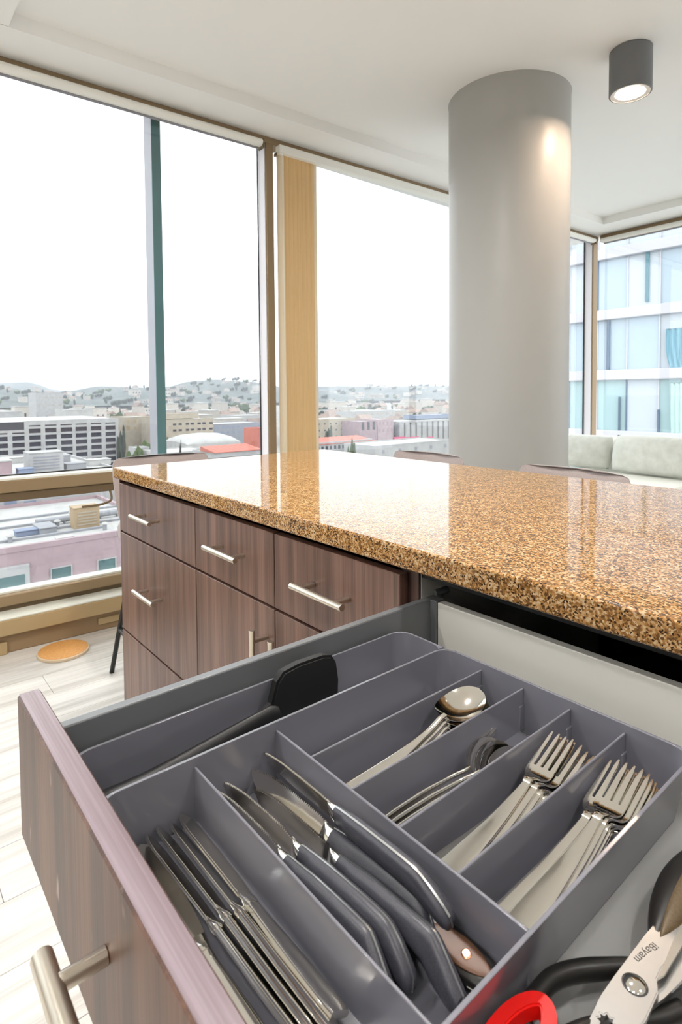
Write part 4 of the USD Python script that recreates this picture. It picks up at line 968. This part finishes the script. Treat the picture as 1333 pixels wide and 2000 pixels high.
for k, (w, d, h) in enumerate(((11, 9, 6), (16, 10, 8), (20, 12, 11))):
    t = thing('house', 'small pale house far off among the trees below the hills', 'house', mtx(), GH)
    part(t, 'walls', bx(-d / 2, -w / 2, 0, d / 2, w / 2, h), 'house_pale', False)
    if k < 2: part(t, 'roof', hull([(-d / 2 - .4, -w / 2 - .4, h), (d / 2 + .4, -w / 2 - .4, h), (-d / 2 - .4, w / 2 + .4, h), (d / 2 + .4, w / 2 + .4, h), (0, -w / 2, h + 2.6), (0, w / 2, h + 2.6)]), 'house_roof', False)
    else: part(t, 'roof', bx(-d / 2 - .3, -w / 2 - .3, h, d / 2 + .3, w / 2 + .3, h + .5), 'roof_white', False)
    part(t, 'window', cat([bx(d / 2 - .05, -w * .3 + j * w * .28, h * .4, d / 2 + .05, -w * .3 + j * w * .28 + w * .1, h * .65) for j in range(3)]), 'city_dark', False)
    ho.append(t)
hfirst = [True] * 3
def slope_z(P, x, y):
    i = np.argmin((P[..., 0] - x) ** 2 + (P[..., 1] - y) ** 2); return P.reshape(-1, 3)[i, 2]
SPOT = []
def scatter(n, d0, d1, what):
    for _ in range(n):
        if _used.get(('/World', what), 0) >= 298: break
        px = r3.uniform(-10, 345) if r3.random() < .38 else (r3.uniform(320, 515) if r3.random() < .5 else r3.uniform(620, 885))
        D = math.exp(r3.uniform(math.log(d0), math.log(d1))); p = onx(px, 800, -D)
        x_, y_ = -D, p[1]; rad = 14 if what == 'house' else 9
        if any(a - rad < x_ < b + rad and c - rad < y_ < d + rad for a, b, c, d in FOOT) or any((x_ - a) ** 2 + (y_ - b) ** 2 < (rad + c) ** 2 for a, b, c in SPOT): continue
        SPOT.append((x_, y_, rad))
        z = GZ if D < 1580 else slope_z(H1, -D, p[1]) - 1.5
        if what == 'house':
            k = int(r3.integers(0, 3)); s_ = r3.uniform(.8, 1.35) * (1 + (D > 1500) * .25); a_ = r3.choice([0, 90]) + r3.normal(0, 6); c_, q_ = math.cos(math.radians(a_)), math.sin(math.radians(a_))
            lift = r3.uniform(0, 10) if D < 1000 else 0
            m = mtx((-D, p[1], z), (s_ * c_, s_ * q_, 0), (-s_ * q_, s_ * c_, 0), (0, 0, s_ * (1 + lift / 12)))
            if hfirst[k]: hfirst[k] = False; UsdGeom.Xform(ho[k]).GetOrderedXformOps()[0].Set(m)
            else: dup(ho[k], m)
        else:
            k = int(r3.choice([0, 1, 1, 2])); h = r3.uniform(9, 17) * (1 + (D > 1500) * .2)
            plant(k, -D, p[1], z, h, h * r3.uniform(.7, 1.15) * (.5 if k == 2 else 1), LT, GT)
scatter(390, 360, 1550, 'house'); scatter(85, 1600, 2150, 'house')
scatter(440, 350, 1550, 'tree'); scatter(150, 1580, 2250, 'tree')
print('houses, trees', _used[('/World', 'house')], _used[('/World', 'tree')])

# neighbouring glass tower beyond the far windows
TY = 30.
tw = thing('glass_tower', 'pale glass office tower with white floor bands beyond the far corner windows', 'building')
TX0, TX1 = -19.5, 6.
part(tw, 'core', bx(TX0 + .2, TY + .6, GZ, TX1, TY + 16, 26), 'tower_glass_white', False)
bands = []
def band_z(px, py): return ony(px, py, TY)[2]
zb1, zb2, zb3 = band_z(1250, 485), band_z(1250, 602), band_z(1250, 731)
fh = (zb1 - zb3) / 2
levels = [zb3 + fh * k for k in range(-4, 5)]
for z in levels: part(tw, 'floor_band', cbx(TX0, TY - .18, z - .26, TX1, TY + .65, z + .26, c=.03), 'tower_white', False)
r5 = random.Random(4)
pw = 1.55
for k in range(2, 8):
    za, zb_ = levels[k - 1] + .26, levels[k] - .26
    x = TX0; j = 0
    while x < -6.2:
        if x > -17.8 or True:
            g_ = 'tower_glass_aqua' if k <= 4 and r5.random() < .75 else r5.choice(['tower_glass', 'tower_glass_white', 'tower_glass_white', 'tower_glass'])
            part(tw, 'glass_panel', bx(x + .03, TY + .1 + r5.uniform(0, .02), za, x + pw - .03, TY + .16, zb_), g_, False)
            part(tw, 'mullion', bx(x - .03, TY + .04, za, x + .03, TY + .2, zb_), r5.choice(['tower_white', 'tower_white', 'tower_slot']), False)
        x += pw; j += 1
def slot(px0, px1, py0, py1, m, name):
    a, b = ony(px0, (py0 + py1) / 2, TY), ony(px1, (py0 + py1) / 2, TY); mid = (px0 + px1) / 2
    part(tw, name, bx(a[0], TY - .03, ony(mid, py1, TY)[2], b[0], TY + .1, ony(mid, py0, TY)[2]), m, False)
slot(1262, 1268, 476, 589, 'tower_vent', 'vent_slot'); slot(1186, 1191, 621, 726, 'tower_slot', 'vent_slot')
slot(1208.5, 1211, 775, 850, 'tower_slot', 'vent_slot'); slot(1284.5, 1288, 800, 856, 'tower_slot', 'vent_slot')
def drape(px0, px1, py0, py1, m, name, bulge):
    a, b = ony(px0, (py0 + py1) / 2, TY), ony(px1, (py0 + py1) / 2, TY); z0_, z1_ = ony((px0 + px1) / 2, py1, TY)[2], ony((px0 + px1) / 2, py0, TY)[2]
    rings = []
    for u in np.linspace(0, 1, 10):
        w = np.linspace(0, 1, 28); left = a[0] + bulge * (max(0, u - .35) ** 2 - .04) * (b[0] - a[0]) * .36
        xs = left + (b[0] - left) * w; ys = TY - .06 - .05 * (1 + np.sin(w * 44))
        rings.append(np.vstack([np.c_[xs, ys, np.full(28, z1_ + (z0_ - z1_) * u)], np.c_[xs, np.full(28, TY + .09), np.full(28, z1_ + (z0_ - z1_) * u)][::-1]]))
    part(tw, name, skin(rings), m, 40)
drape(1304, 1380, 640, 722, 'tower_curtain', 'curtain', 1.)
drape(1312, 1380, 748, 856, 'tower_curtain_mint', 'curtain', .2)

# thin marine haze over the city
M['haze_air'] = usdkit.material(stage, '/World/Looks/haze_air', {'v': ('principled_volume', {'color': (.88, .92, 1.0), 'density': .00009, 'anisotropy': .2})}, [], volume='v.volume')
struct('haze', bx(-11500, -5200, GZ - .5, -110, 12000, 300), 'haze_air')
